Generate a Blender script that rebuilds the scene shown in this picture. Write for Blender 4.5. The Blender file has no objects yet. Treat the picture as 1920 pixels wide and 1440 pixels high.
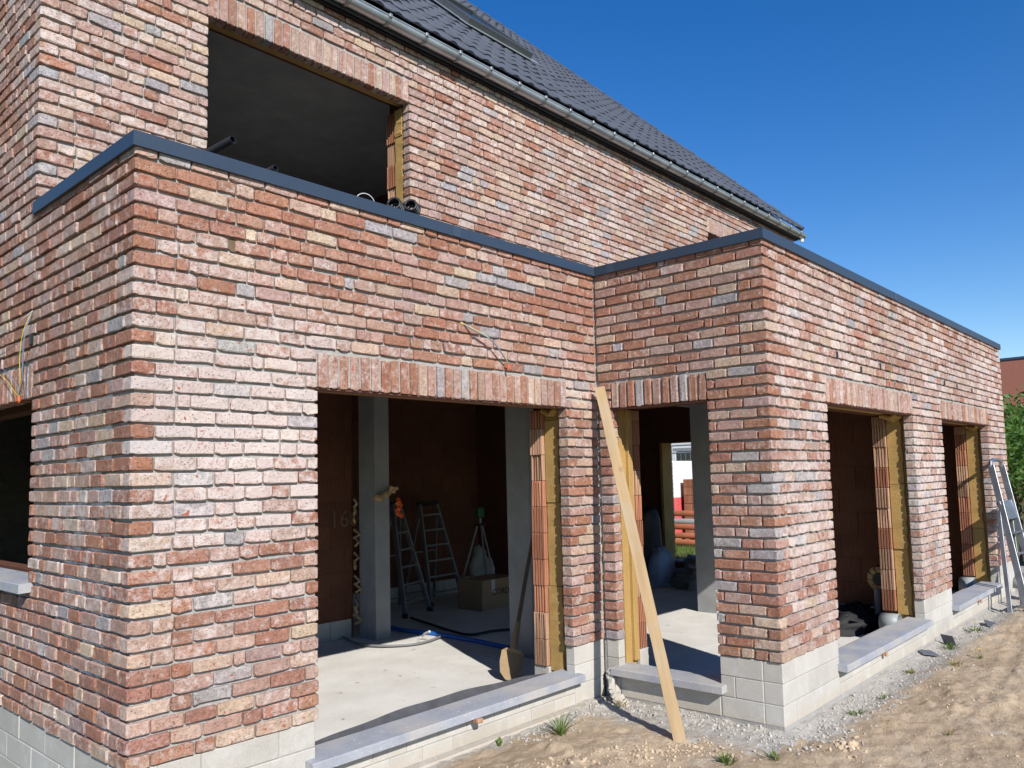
import bpy, bmesh, math, random
import numpy as np
from mathutils import Vector, Matrix

# ------------------------------------------------------------------ camera, sky, sun, exposure
sc = bpy.context.scene
R_ = random.Random(7)
NP = np.random.default_rng(11)
CAM = Vector((-1.4441, -3.5189, 1.1895))
YAW, PITCH, ROLL, FPX = 0.8412, 0.0829, -0.0241, 1496.2
PX0, PY0 = 969.33, 770.61
fwd = Vector((math.sin(YAW) * math.cos(PITCH), math.cos(YAW) * math.cos(PITCH), math.sin(PITCH)))
rgt = Vector((math.cos(YAW), -math.sin(YAW), 0))
upv = rgt.cross(fwd)
RG = rgt * math.cos(ROLL) + upv * math.sin(ROLL)
UPV = upv * math.cos(ROLL) - rgt * math.sin(ROLL)
cd = bpy.data.cameras.new('camera')
cam = bpy.data.objects.new('camera', cd)
sc.collection.objects.link(cam)
cd.sensor_width = 36.0
cd.lens = FPX / 1920 * 36
cd.shift_x = (960 - PX0) / 1920
cd.shift_y = (PY0 - 720) / 1920
cd.clip_start = 0.05
cd.clip_end = 2000
Mc = Matrix((RG, UPV, -fwd)).transposed().to_4x4()
Mc.translation = CAM
cam.matrix_world = Mc
sc.camera = cam
sc.render.resolution_x, sc.render.resolution_y = 1024, 768

SUN = Vector((0.47, 1.0, -0.75)).normalized()
world = bpy.data.worlds.new('World')
sc.world = world
world.use_nodes = True
wn = world.node_tree.nodes
wl = world.node_tree.links
bg = wn['Background']
sky = wn.new('ShaderNodeTexSky')
sky.sky_type = 'NISHITA'
sky.sun_disc = False
sky.sun_elevation = math.asin(-SUN.z)
sky.sun_rotation = math.radians(205)
sky.air_density = 1.0
sky.dust_density = 0.0
sky.ozone_density = 1.6
hs = wn.new('ShaderNodeHueSaturation')
hs.inputs['Saturation'].default_value = 1.44
hs.inputs['Hue'].default_value = 0.512
wl.new(sky.outputs[0], hs.inputs['Color'])
wl.new(hs.outputs[0], bg.inputs[0])
bg.inputs[1].default_value = 0.118
ld = bpy.data.lights.new('sun', 'SUN')
ld.energy = 5.0
ld.angle = math.radians(0.5)
ld.color = (1.0, 0.96, 0.90)
sun = bpy.data.objects.new('sun', ld)
sc.collection.objects.link(sun)
sun.rotation_euler = SUN.to_track_quat('-Z', 'Y').to_euler()
sun.location = (-6, -14, 12)
sc.view_settings.view_transform = 'Standard'
sc.view_settings.look = 'None'
sc.view_settings.exposure = 0.36
sc.view_settings.gamma = 1.0


def pix(px, py, axis, c):
    """the point where the photograph's pixel meets the plane axis = c"""
    d = fwd + RG * ((px - PX0) / FPX) - UPV * ((py - PY0) / FPX)
    i = 'XYZ'.index(axis)
    t = (c - CAM[i]) / d[i]
    return CAM + d * t


def project(P):
    q = Vector(P) - CAM
    z = q.dot(fwd)
    return PX0 + FPX * q.dot(RG) / z, PY0 - FPX * q.dot(UPV) / z, z


# ------------------------------------------------------------------ helpers
COL = sc.collection
ROOTLOC = {}


def link(o, parent=None):
    COL.objects.link(o)
    if parent is not None:
        o.parent = parent
        if parent.name in ROOTLOC:
            o.matrix_parent_inverse = Matrix.Translation(-ROOTLOC[parent.name])
    return o


def tag(o, label=None, cat=None, group=None, kind=None):
    if label:
        o['label'] = label
    if cat:
        o['category'] = cat
    if group:
        o['group'] = group
    if kind:
        o['kind'] = kind
    return o


def empty(name, loc, label, cat, group=None):
    o = bpy.data.objects.new(name, None)
    o.empty_display_size = 0.1
    o.location = loc
    COL.objects.link(o)
    ROOTLOC[o.name] = Vector(loc)
    return tag(o, label, cat, group)


def mesh(name, verts, faces, mat, parent=None, smooth=False, attrs=None):
    me = bpy.data.meshes.new(name)
    me.from_pydata([tuple(v) for v in verts], [], faces)
    if smooth:
        me.shade_smooth()
    if mat:
        for m_ in (mat if isinstance(mat, (list, tuple)) else [mat]):
            me.materials.append(m_)
    if attrs:
        for k, (typ, data) in attrs.items():
            a = me.attributes.new(k, typ, 'POINT')
            a.data.foreach_set('color' if typ == 'FLOAT_COLOR' else 'value', np.asarray(data, dtype=np.float32).ravel())
    me.update()
    return link(bpy.data.objects.new(name, me), parent)


class MB:
    """collects shapes for one mesh"""

    def __init__(self):
        self.v, self.f = [], []

    def add(self, v, f):
        n = len(self.v)
        self.v += [tuple(p) for p in v]
        self.f += [tuple(i + n for i in q) for q in f]
        return self

    def box(self, x0, x1, y0, y1, z0, z1, bev=0.0, M=None):
        if bev <= 0:
            v = [(x, y, z) for z in (z0, z1) for y in (y0, y1) for x in (x0, x1)]
            f = [(0, 2, 3, 1), (4, 5, 7, 6), (0, 1, 5, 4), (2, 6, 7, 3), (0, 4, 6, 2), (1, 3, 7, 5)]
        else:
            b = bev
            v, f = [], []
            ring = lambda i: [(x0 + i, y0 + b), (x0 + b, y0 + i), (x1 - b, y0 + i), (x1 - i, y0 + b), (x1 - i, y1 - b), (x1 - b, y1 - i), (x0 + b, y1 - i), (x0 + i, y1 - b)]
            inn = [(x0 + b, y0 + b), (x0 + b, y0 + b), (x1 - b, y0 + b), (x1 - b, y0 + b), (x1 - b, y1 - b), (x1 - b, y1 - b), (x0 + b, y1 - b), (x0 + b, y1 - b)]
            mid = ring(0)
            half = [((p[0] + q[0]) / 2, (p[1] + q[1]) / 2) for p, q in zip(mid, inn)]
            for pts, z in ((half, z0), (mid, z0 + b), (mid, z1 - b), (half, z1)):
                v += [(x, y, z) for x, y in pts]
            for r in range(3):
                for k in range(8):
                    f.append((r * 8 + k, r * 8 + (k + 1) % 8, r * 8 + 8 + (k + 1) % 8, r * 8 + 8 + k))
            f.append(tuple(range(7, -1, -1)))
            f.append(tuple(range(24, 32)))
        if M is not None:
            v = [M @ Vector(p) for p in v]
        return self.add(v, f)

    def tube(self, pts, r, n=8, cap=True, hollow=0):
        pts = [Vector(p) for p in pts]
        rs = r if isinstance(r, (list, tuple)) else [r] * len(pts)
        v, f = [], []
        ref = Vector((0, 0, 1))
        t0 = (pts[1] - pts[0]).normalized()
        if abs(t0.z) > 0.9:
            ref = Vector((1, 0, 0))
        a = t0.cross(ref).normalized()
        for i, p in enumerate(pts):
            t = (pts[min(i + 1, len(pts) - 1)] - pts[max(i - 1, 0)]).normalized()
            a = (a - t * a.dot(t)).normalized()
            b = t.cross(a)
            for k in range(n):
                w = 2 * math.pi * k / n
                v.append(p + (a * math.cos(w) + b * math.sin(w)) * rs[i])
        m = len(pts)
        for i in range(m - 1):
            for k in range(n):
                f.append((i * n + k, i * n + (k + 1) % n, (i + 1) * n + (k + 1) % n, (i + 1) * n + k))
        if cap:
            f.append(tuple(range(n - 1, -1, -1)))
            f.append(tuple((m - 1) * n + k for k in range(n)))
        return self.add(v, f)

    def bar(self, a, b, w, t, side=(1, 0, 0)):
        """a rectangular bar from a to b, w wide along side, t thick"""
        a, b = Vector(a), Vector(b)
        d = (b - a)
        L = d.length
        d.normalize()
        s = Vector(side)
        s = (s - d * s.dot(d)).normalized()
        n = d.cross(s)
        M = Matrix((s, n, d)).transposed().to_4x4()
        M.translation = a
        return self.box(-w / 2, w / 2, -t / 2, t / 2, 0, L, min(w, t) * 0.12, M)

    def build(self, name, mat, parent=None, smooth=False):
        return mesh(name, self.v, self.f, mat, parent, smooth)


def fbm(x, y, scale, octs=4, seed=0, gain=0.5):
    """vectorised value noise in -1..1"""
    x = np.asarray(x, float) * scale
    y = np.asarray(y, float) * scale
    out = np.zeros_like(x)
    amp, tot = 1.0, 0.0
    for o in range(octs):
        xi, yi = np.floor(x).astype(np.int64), np.floor(y).astype(np.int64)
        fx, fy = x - xi, y - yi
        fx, fy = fx * fx * (3 - 2 * fx), fy * fy * (3 - 2 * fy)

        def h(a, b):
            n = (a * 374761393 + b * 668265263 + (seed + o) * 974634777) & 0xFFFFFFFF
            n = ((n ^ (n >> 13)) * 1274126177) & 0xFFFFFFFF
            n = n ^ (n >> 16)
            return (n & 0xFFFF) / 32767.5 - 1
        v = (h(xi, yi) * (1 - fx) + h(xi + 1, yi) * fx) * (1 - fy) + (h(xi, yi + 1) * (1 - fx) + h(xi + 1, yi + 1) * fx) * fy
        out += amp * v
        tot += amp
        amp *= gain
        x, y = x * 2.03 + 17.1, y * 2.03 + 5.3
    return out / tot


# ------------------------------------------------------------------ materials
class Nodes:
    def __init__(self, name):
        self.m = bpy.data.materials.new(name)
        self.m.use_nodes = True
        self.t = self.m.node_tree
        self.b = self.t.nodes['Principled BSDF']

    def n(self, typ, **kw):
        nd = self.t.nodes.new(typ)
        for k, v in kw.items():
            if k in nd.inputs:
                self.put(nd, k, v)
            else:
                setattr(nd, k, v)
        return nd

    def put(self, nd, k, v):
        if hasattr(v, 'is_output') or isinstance(v, bpy.types.NodeSocket):
            self.t.links.new(v, nd.inputs[k])
        else:
            nd.inputs[k].default_value = v

    def pos(self):
        return self.n('ShaderNodeNewGeometry').outputs['Position']

    def obj(self):
        return self.n('ShaderNodeTexCoord').outputs['Object']

    def noise(self, vec, scale, detail=4.0, rough=0.55, out='Fac'):
        nd = self.n('ShaderNodeTexNoise')
        self.put(nd, 'Vector', vec)
        nd.inputs['Scale'].default_value = scale
        nd.inputs['Detail'].default_value = detail
        nd.inputs['Roughness'].default_value = rough
        return nd.outputs[out]

    def ramp(self, fac, lo, hi, c0=(0, 0, 0, 1), c1=(1, 1, 1, 1)):
        nd = self.n('ShaderNodeValToRGB')
        self.t.links.new(fac, nd.inputs[0])
        e = nd.color_ramp.elements
        e[0].position, e[1].position = lo, hi
        e[0].color, e[1].color = c0, c1
        return nd.outputs[0]

    def mix(self, fac, a, b, blend='MIX'):
        nd = self.n('ShaderNodeMix', data_type='RGBA', blend_type=blend)
        self.put(nd, 0, fac)
        self.put(nd, 6, a)
        self.put(nd, 7, b)
        return nd.outputs[2]

    def math(self, op, a, b=0.0, clamp=False):
        nd = self.n('ShaderNodeMath', operation=op, use_clamp=clamp)
        self.put(nd, 0, a)
        self.put(nd, 1, b)
        return nd.outputs[0]

    def vadd(self, a, b, op='ADD'):
        nd = self.n('ShaderNodeVectorMath', operation=op)
        self.put(nd, 0, a)
        self.put(nd, 1, b)
        return nd.outputs[0]

    def bump(self, h, strength=0.5, dist=0.01, normal=None):
        nd = self.n('ShaderNodeBump')
        nd.inputs['Strength'].default_value = strength
        nd.inputs['Distance'].default_value = dist
        self.t.links.new(h, nd.inputs['Height'])
        if normal is not None:
            self.t.links.new(normal, nd.inputs['Normal'])
        return nd.outputs[0]

    def out(self, color=None, rough=None, metal=None, normal=None, spec=None):
        for k, v in (('Base Color', color), ('Roughness', rough), ('Metallic', metal), ('Normal', normal), ('Specular IOR Level', spec)):
            if v is not None:
                self.put(self.b, k, v)
        return self.m


def col(*c):
    return (c[0], c[1], c[2], 1.0)


def simple(name, c, rough=0.7, metal=0.0, var=0.18, scale=8.0, bump=0.25, bscale=90.0, bdist=0.004, spec=0.4, objc=False):
    N = Nodes(name)
    p = N.obj() if objc else N.pos()
    a = N.noise(p, scale, 5)
    b = N.noise(p, bscale, 4)
    cc = N.mix(N.ramp(a, 0.3, 0.7), col(*[x * (1 - var) for x in c]), col(*[min(1, x * (1 + var)) for x in c]))
    cc = N.mix(0.35, cc, N.ramp(b, 0.2, 0.8, col(*[x * 0.75 for x in c]), col(*[min(1, x * 1.2) for x in c])))
    r = N.math('ADD', N.math('MULTIPLY', a, 0.2), rough - 0.1, True)
    return N.out(cc, r, metal, N.bump(b, bump, bdist), spec)


def brick_material():
    N = Nodes('brick_clay')
    at = N.n('ShaderNodeAttribute', attribute_name='bcol')
    li = N.n('ShaderNodeAttribute', attribute_name='blime')
    off = N.n('ShaderNodeCombineXYZ')
    sh = N.math('MULTIPLY', at.outputs['Alpha'], 37.0)
    for i in range(3):
        N.put(off, i, sh)
    p = N.vadd(N.pos(), off.outputs[0])
    big = N.noise(p, 14, 5, 0.6)
    med = N.noise(p, 55, 5, 0.65)
    fine = N.noise(p, 210, 4, 0.6)
    c = at.outputs['Color']
    c = N.mix(1.0, c, N.ramp(med, 0.28, 0.74, col(.66, .62, .60), col(1.16, 1.16, 1.16)), 'MULTIPLY')
    c = N.mix(1.0, c, N.ramp(big, 0.30, 0.70, col(.84, .80, .78), col(1.08, 1.09, 1.10)), 'MULTIPLY')
    # lime bloom in patches
    lim = N.noise(N.vadd(p, (3.1, 7.7, 1.9)), 24, 6, 0.7)
    edge = N.math('ADD', lim, N.math('MULTIPLY', N.math('SUBTRACT', fine, 0.5), 0.25))
    lf = N.math('MULTIPLY', N.ramp(N.math('ADD', edge, N.math('MULTIPLY', li.outputs['Fac'], 0.26)), 0.55, 0.76), 0.72)
    c = N.mix(lf, c, col(.60, .535, .505))
    # batches of slightly different firing, and soil splashed up at the foot of the wall
    bat = N.noise(N.pos(), 0.9, 3, 0.5)
    c = N.mix(1.0, c, N.ramp(bat, 0.32, 0.68, col(.88, .85, .83), col(1.08, 1.07, 1.06)), 'MULTIPLY')
    sz = N.n('ShaderNodeSeparateXYZ')
    N.put(sz, 0, N.pos())
    spl = N.math('ADD', N.math('MULTIPLY', N.math('SUBTRACT', 0.10, sz.outputs[2]), 5.0), N.math('MULTIPLY', N.math('SUBTRACT', N.noise(N.pos(), 16, 5, 0.7), 0.5), 1.5))
    c = N.mix(N.math('MULTIPLY', N.ramp(spl, 0.25, 0.8), 0.4), c, col(.42, .34, .26))
    # bare red chips where the slip has come off
    chip = N.noise(N.vadd(p, (9.1, 2.2, 4.4)), 34, 3, 0.5)
    c = N.mix(N.ramp(chip, 0.69, 0.72), c, col(.33, .11, .065))
    pit = N.noise(N.vadd(p, (1.1, 5.2, 8.4)), 120, 3, 0.5)
    c = N.mix(N.ramp(pit, 0.64, 0.76), c, N.mix(1.0, c, col(.58, .55, .53), 'MULTIPLY'))
    c = N.mix(N.ramp(fine, 0.60, 0.76), c, N.mix(0.5, c, col(.75, .66, .58)))
    hgt = N.math('ADD', N.math('MULTIPLY', med, 0.9), N.math('ADD', N.math('MULTIPLY', fine, 0.5), N.math('MULTIPLY', big, 1.4)))
    hgt = N.math('SUBTRACT', hgt, N.ramp(pit, 0.6, 0.72))
    return N.out(c, 0.92, 0.0, N.bump(hgt, 0.8, 0.006), 0.2)


def mortar_material():
    N = Nodes('mortar')
    p = N.pos()
    a = N.noise(p, 9, 5, 0.6)
    b = N.noise(p, 85, 5, 0.65)
    c = N.mix(N.ramp(a, 0.3, 0.7), col(.26, .245, .225), col(.39, .37, .345))
    c = N.mix(0.4, c, N.ramp(b, 0.25, 0.75, col(.2, .19, .18), col(.56, .54, .5)))
    # white salts on the side wall in a band beside the corner
    s = N.n('ShaderNodeSeparateXYZ')
    N.put(s, 0, p)
    band = N.math('MULTIPLY', N.math('MULTIPLY', N.math('LESS_THAN', s.outputs[0], 0.05), N.math('GREATER_THAN', s.outputs[1], 0.25)), N.math('MULTIPLY', N.math('LESS_THAN', s.outputs[1], 0.8), N.math('LESS_THAN', s.outputs[2], 1.75)))
    c = N.mix(N.math('MULTIPLY', band, N.ramp(a, 0.4, 0.55)), c, col(.8, .8, .8))
    return N.out(c, 0.95, 0, N.bump(N.math('ADD', a, b), 0.8, 0.008), 0.15)


def block_material():
    N = Nodes('pale_block')
    p = N.pos()
    a = N.noise(p, 3.5, 5, 0.6)
    b = N.noise(p, 140, 4, 0.6)
    h = N.noise(p, 22, 3, 0.5)
    c = N.mix(N.ramp(a, 0.3, 0.7), col(.33, .30, .25), col(.46, .43, .375))
    c = N.mix(0.3, c, N.ramp(b, 0.3, 0.7, col(.30, .285, .26), col(.60, .58, .54)))
    c = N.mix(N.ramp(h, 0.70, 0.76), c, col(.30, .28, .25))
    # soil splashed up from the ground and cement haze
    s_ = N.n('ShaderNodeSeparateXYZ')
    N.put(s_, 0, p)
    sp = N.math('ADD', N.math('MULTIPLY', N.math('SUBTRACT', -0.30, s_.outputs[2]), 7.0), N.math('MULTIPLY', N.math('SUBTRACT', N.noise(N.vadd(p, (2, 6, 4)), 12, 5, 0.7), 0.5), 1.6))
    c = N.mix(N.math('MULTIPLY', N.ramp(sp, -.1, 0.6), 0.7), c, col(.40, .33, .24))
    c = N.mix(N.math('MULTIPLY', N.ramp(N.noise(N.vadd(p, (5, 1, 3)), 6, 6, 0.7), 0.52, 0.66), 0.45), c, col(.56, .55, .52))
    o = N.n('ShaderNodeObjectInfo')
    c = N.mix(0.25, c, N.mix(o.outputs['Random'], col(.36, .34, .31), col(.62, .61, .58)))
    return N.out(c, 0.9, 0, N.bump(N.math('ADD', b, N.math('MULTIPLY', h, 0.6)), 0.4, 0.004), 0.2)


def stone_material():
    N = Nodes('bluestone')
    p = N.pos()
    a = N.noise(p, 5, 6, 0.65)
    b = N.noise(p, 160, 3, 0.6)
    d = N.noise(N.vadd(p, (4, 1, 2)), 2.2, 5, 0.6)
    sp = N.noise(N.vadd(p, (7, 3, 5)), 75, 2, 0.4)
    c = N.mix(N.ramp(a, 0.3, 0.7), col(.235, .25, .285), col(.36, .375, .41))
    c = N.mix(0.25, c, N.ramp(b, 0.3, 0.7, col(.18, .19, .22), col(.46, .47, .5)))
    c = N.mix(N.math('MULTIPLY', N.ramp(d, 0.48, 0.64), 0.6), c, col(.45, .41, .355))
    c = N.mix(N.ramp(sp, 0.70, 0.73), c, col(.66, .66, .65))
    return N.out(c, 0.6, 0, N.bump(b, 0.2, 0.003), 0.4)


def slab_material():
    N = Nodes('floor_slab')
    p = N.pos()
    a = N.noise(p, 2.2, 6, 0.6)
    b = N.noise(p, 80, 4, 0.6)
    c = N.mix(N.ramp(a, 0.3, 0.7), col(.56, .535, .49), col(.70, .68, .64))
    c = N.mix(N.ramp(b, 0.55, 0.85), c, col(.50, .46, .41))
    sp = N.noise(N.vadd(p, (5, 2, 1)), 14, 3, 0.5)
    c = N.mix(N.ramp(sp, 0.68, 0.75), c, col(.36, .32, .27))
    return N.out(c, 0.9, 0, N.bump(N.math('ADD', a, b), 0.3, 0.006), 0.2)


def ground_material():
    N = Nodes('sandy_soil')
    p = N.pos()
    at = N.n('ShaderNodeAttribute', attribute_name='grey')
    a = N.noise(p, 1.7, 6, 0.6)
    b = N.noise(p, 38, 6, 0.7)
    d = N.noise(p, 150, 3, 0.6)
    sand = N.mix(N.ramp(a, 0.3, 0.7), col(.45, .345, .235), col(.60, .48, .345))
    sand = N.mix(N.ramp(b, 0.3, 0.72), N.mix(1.0, sand, col(.72, .68, .62), 'MULTIPLY'), sand)
    grey = N.mix(N.ramp(b, 0.3, 0.72), col(.34, .31, .265), col(.53, .50, .445))
    f = N.ramp(N.math('ADD', at.outputs['Fac'], N.math('MULTIPLY', N.math('SUBTRACT', N.noise(N.vadd(p, (3, 3, 0)), 6, 6, 0.7), 0.5), 1.1)), 0.38, 0.62)
    c = N.mix(f, sand, grey)
    # pale dried patches and a few damp ones
    q = N.noise(N.vadd(p, (8, 1, 0)), 3.3, 5, 0.6)
    c = N.mix(N.math('MULTIPLY', N.ramp(q, 0.56, 0.7), 0.5), c, col(.52, .46, .37))
    c = N.mix(N.math('MULTIPLY', N.ramp(d, 0.6, 0.8), 0.5), c, col(.22, .16, .10))
    return N.out(c, 0.97, 0, N.bump(N.math('ADD', N.math('MULTIPLY', b, 1.5), d), 0.8, 0.012), 0.1)


def clay_material(name, c0, c1, blocks=False):
    N = Nodes(name)
    p = N.pos()
    a = N.noise(p, 4, 5, 0.6)
    b = N.noise(p, 110, 4, 0.6)
    c = N.mix(N.ramp(a, 0.3, 0.7), col(*c0), col(*c1))
    c = N.mix(N.ramp(b, 0.55, 0.8), c, col(*[x * 0.7 for x in c0]))
    o = N.n('ShaderNodeObjectInfo')
    c = N.mix(0.35, c, N.mix(o.outputs['Random'], col(*[x * 0.8 for x in c0]), col(*[x * 1.15 for x in c1])))
    # vertical combing of the extruded blocks
    wv_ = N.n('ShaderNodeTexWave', wave_type='BANDS', bands_direction='DIAGONAL')
    mp = N.n('ShaderNodeMapping')
    N.put(mp, 'Vector', p)
    mp.inputs['Scale'].default_value = (1, 1, 0)
    N.put(wv_, 'Vector', mp.outputs[0])
    wv_.inputs['Scale'].default_value = 26
    wv_.inputs['Distortion'].default_value = 0.6
    c = N.mix(N.math('MULTIPLY', wv_.outputs['Fac'], 0.35), c, N.mix(1.0, c, col(.55, .55, .55), 'MULTIPLY'))
    return N.out(c, 0.9, 0, N.bump(N.math('ADD', b, wv_.outputs['Fac']), 0.5, 0.006), 0.2)


def wood_material():
    N = Nodes('spruce_board')
    p = N.obj()
    m = N.n('ShaderNodeMapping')
    N.put(m, 'Vector', p)
    m.inputs['Scale'].default_value = (6, 6, 0.32)
    w = N.noise(m.outputs[0], 4, 5, 0.6)
    w2 = N.noise(m.outputs[0], 14, 4, 0.6)
    k = N.n('ShaderNodeTexVoronoi')
    m2 = N.n('ShaderNodeMapping')
    N.put(m2, 'Vector', p)
    m2.inputs['Scale'].default_value = (3.2, 0, 2.3)
    N.put(k, 'Vector', m2.outputs[0])
    k.inputs['Scale'].default_value = 1.9
    c = N.mix(N.ramp(w, 0.3, 0.7), col(.29, .195, .10), col(.42, .30, .165))
    c = N.mix(N.math('MULTIPLY', N.ramp(w2, 0.5, 0.75), 0.5), c, col(.36, .22, .10))
    c = N.mix(N.ramp(k.outputs['Distance'], 0.06, 0.16, col(.9, .9, .9), col(0, 0, 0)), c, col(.24, .13, .06))
    st = N.noise(N.vadd(p, (2, 5, 1)), 2.5, 5, 0.6)
    c = N.mix(N.math('MULTIPLY', N.ramp(st, 0.46, 0.64), 0.4), c, col(.35, .31, .25))
    return N.out(c, 0.75, 0, N.bump(w2, 0.25, 0.003), 0.3)


def foam_material(name, c0, c1, sc_=60):
    N = Nodes(name)
    p = N.pos()
    m = N.n('ShaderNodeMapping')
    N.put(m, 'Vector', p)
    m.inputs['Scale'].default_value = (1, 1, 0.5)
    a = N.noise(m.outputs[0], 7, 5, 0.6)
    b = N.noise(p, sc_, 5, 0.65)
    c = N.mix(N.ramp(a, 0.3, 0.7), col(*c0), col(*c1))
    c = N.mix(N.ramp(b, 0.55, 0.8), c, col(*[x * 0.65 for x in c0]))
    return N.out(c, 0.85, 0, N.bump(b, 0.5, 0.006), 0.2)


def leaf_material(name, c0, c1):
    N = Nodes(name)
    p = N.pos()
    a = N.noise(p, 5, 4)
    b = N.noise(p, 90, 2)
    c = N.mix(N.ramp(a, 0.3, 0.7), col(*c0), col(*c1))
    c = N.mix(N.ramp(b, 0.4, 0.7), c, col(*[x * 1.35 for x in c1]))
    tr = N.n('ShaderNodeBsdfTranslucent')
    N.put(tr, 'Color', N.mix(0.5, c, col(.2, .3, .03)))
    N.out(c, 0.55, 0, None, 0.35)
    ms = N.n('ShaderNodeMixShader')
    N.put(ms, 0, 0.3)
    N.t.links.new(N.b.outputs[0], ms.inputs[1])
    N.t.links.new(tr.outputs[0], ms.inputs[2])
    N.t.links.new(ms.outputs[0], N.t.nodes['Material Output'].inputs[0])
    return N.m


M = dict(
    brick=brick_material(), mortar=mortar_material(), block=block_material(), stone=stone_material(), slab=slab_material(),
    ground=ground_material(), wood=wood_material(),
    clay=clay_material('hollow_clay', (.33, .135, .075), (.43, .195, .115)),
    clay_shaded=clay_material('inner_clay_baked_shade', (.105, .044, .027), (.145, .062, .038)),  # same hollow clay, colour darkened to stand in for the shade of the rooms
    claydust=clay_material('broken_clay', (.40, .225, .14), (.49, .30, .195)),
    foam=foam_material('rigid_insulation', (.35, .22, .075), (.44, .285, .105)),
    pufoam=foam_material('expanding_foam', (.40, .27, .14), (.52, .37, .21), 30),
    concrete=simple('grey_concrete', (.27, .275, .275), 0.85, 0, 0.2, 5, 0.4, 60),
    coping=simple('anthracite_aluminium', (.030, .046, .072), 0.42, 0.0, 0.08, 3, 0.03, 60, spec=0.5),
    tile=simple('dark_roof_tile', (.068, .075, .095), 0.55, 0, 0.2, 6, 0.25, 120, spec=0.4),
    frame=simple('grey_lacquer', (.075, .08, .085), 0.4, 0.2, 0.1),
    strap=simple('zinc_strap', (.30, .32, .32), 0.5, 0.7, 0.2),
    lap=simple('anthracite_lap', (.040, .058, .085), 0.36, 0.0, 0.08, 3, 0.03, 60, spec=0.5),
    zinc=simple('zinc', (.50, .53, .54), 0.42, 0.75, 0.2, 5, 0.08, 40),
    fascia=simple('black_fascia', (.012, .010, .010), 0.6, 0, 0.1),
    black=simple('black_plastic', (.016, .016, .018), 0.45, 0, 0.15),
    epdm=simple('black_membrane', (.065, .065, .07), 0.6, 0, 0.3, 10, 0.2, 40),
    sheet=simple('dark_sheet', (.014, .014, .015), 0.75, 0, 0.3, 10, 0.3, 30),
    steel=simple('rusty_steel', (.17, .075, .05), 0.8, 0, 0.25),
    alu=simple('aluminium', (.42, .43, .44), 0.38, 0.9, 0.12, 10, 0.08, 60),
    aludull=simple('dull_aluminium', (.26, .26, .27), 0.5, 0.6, 0.15),
    white=simple('white_plastic', (.74, .74, .72), 0.5, 0, 0.06),
    greyp=simple('grey_pipe', (.27, .28, .28), 0.45, 0, 0.1),
    orange=simple('orange_plastic', (.62, .10, .02), 0.5, 0, 0.1),
    pipeor=simple('brown_drain_pipe', (.33, .11, .055), 0.5, 0, 0.2),
    blue=simple('blue_hose', (.02, .12, .45), 0.4, 0, 0.1),
    cable=simple('grey_cable', (.16, .16, .165), 0.5, 0, 0.1),
    cablelt=simple('pale_cable', (.52, .51, .49), 0.5, 0, 0.1),
    wyel=simple('yellow_green_wire', (.50, .45, .03), 0.5, 0, 0.3, 60),
    wblue=simple('blue_wire', (.10, .20, .34), 0.5, 0, 0.2),
    wbrown=simple('brown_wire', (.10, .045, .03), 0.5, 0, 0.2),
    card=simple('brown_cardboard', (.30, .20, .12), 0.85, 0, 0.12),
    ink=simple('black_ink', (.02, .02, .02), 0.7, 0, 0.1),
    shovel=simple('sandy_steel', (.26, .18, .095), 0.75, 0, 0.2),
    handle=simple('worn_handle', (.13, .085, .05), 0.6, 0, 0.2),
    glass=simple('dark_pane', (.02, .025, .03), 0.08, 0, 0.1, spec=0.6),
    bluebag=simple('blue_bag', (.30, .40, .62), 0.5, 0, 0.2),
    bag=simple('pale_sack', (.42, .40, .37), 0.6, 0, 0.2),
    dark_bag=simple('dark_sack', (.05, .05, .055), 0.6, 0, 0.2),
    slate=simple('slate_scrap', (.09, .10, .12), 0.6, 0, 0.2),
    render=simple('white_render', (.72, .72, .71), 0.9, 0, 0.05),
    redwall=simple('brown_brick_far', (.20, .075, .045), 0.9, 0, 0.25, 20, 0.5, 12),
    wrap=simple('plastic_wrap', (.70, .68, .68), 0.3, 0, 0.1),
    wrapred=simple('red_print_wrap', (.55, .10, .10), 0.4, 0, 0.4, 25),
    grass=leaf_material('grass_blade', (.055, .10, .018), (.10, .16, .03)),
    grassdry=leaf_material('dry_grass', (.16, .15, .05), (.24, .20, .08)),
    leaf=leaf_material('shrub_leaf', (.035, .085, .012), (.075, .15, .025)),
    leafdk=leaf_material('conifer_leaf', (.012, .030, .010), (.03, .055, .018)),
    meadow=simple('rough_meadow', (.075, .085, .035), 0.95, 0, 0.35, 0.8, 0.6, 14),
    chalk=simple('chalk', (.14, .085, .062), 0.95, 0, 0.3, 30),
    bark=simple('bark', (.10, .07, .045), 0.9, 0, 0.3),
    petal=simple('yellow_petal', (.75, .55, .02), 0.6, 0, 0.1),
    stone_bit=simple('rubble', (.40, .375, .33), 0.95, 0, 0.25, 30, 0.5, 60),
    clod=simple('sand_clod', (.48, .37, .25), 0.97, 0, 0.25, 30, 0.5, 60),
)

# ------------------------------------------------------------------ dimensions of the house (metres; z = 0 at the foot of the brickwork)
P = 0.07                    # course height
BH = 0.0565                 # brick height
XS, YB, YM, XE = 3.400, -1.347, 1.289, 10.417
ZF = -0.395                 # floor slab and ground
ZL = 24 * P                 # underside of the lintels
ZC0, ZC1 = 2.692, 2.7605    # coping
ZLM, ZEAVE = 61 * P, 4.72
OPEN = dict(A=(0.943, 3.032), S=(-0.905, -0.117), B1=(4.365, 6.456), B2=(7.423, 9.455), M1=(0.985, 2.705), M2=(7.685, 9.05), L=(1.273, 4.2))

house = empty('brick_house', (0, 0, ZF), 'unfinished brick house with a flat roofed extension, dark tiled roof and empty window openings', 'house')

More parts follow.
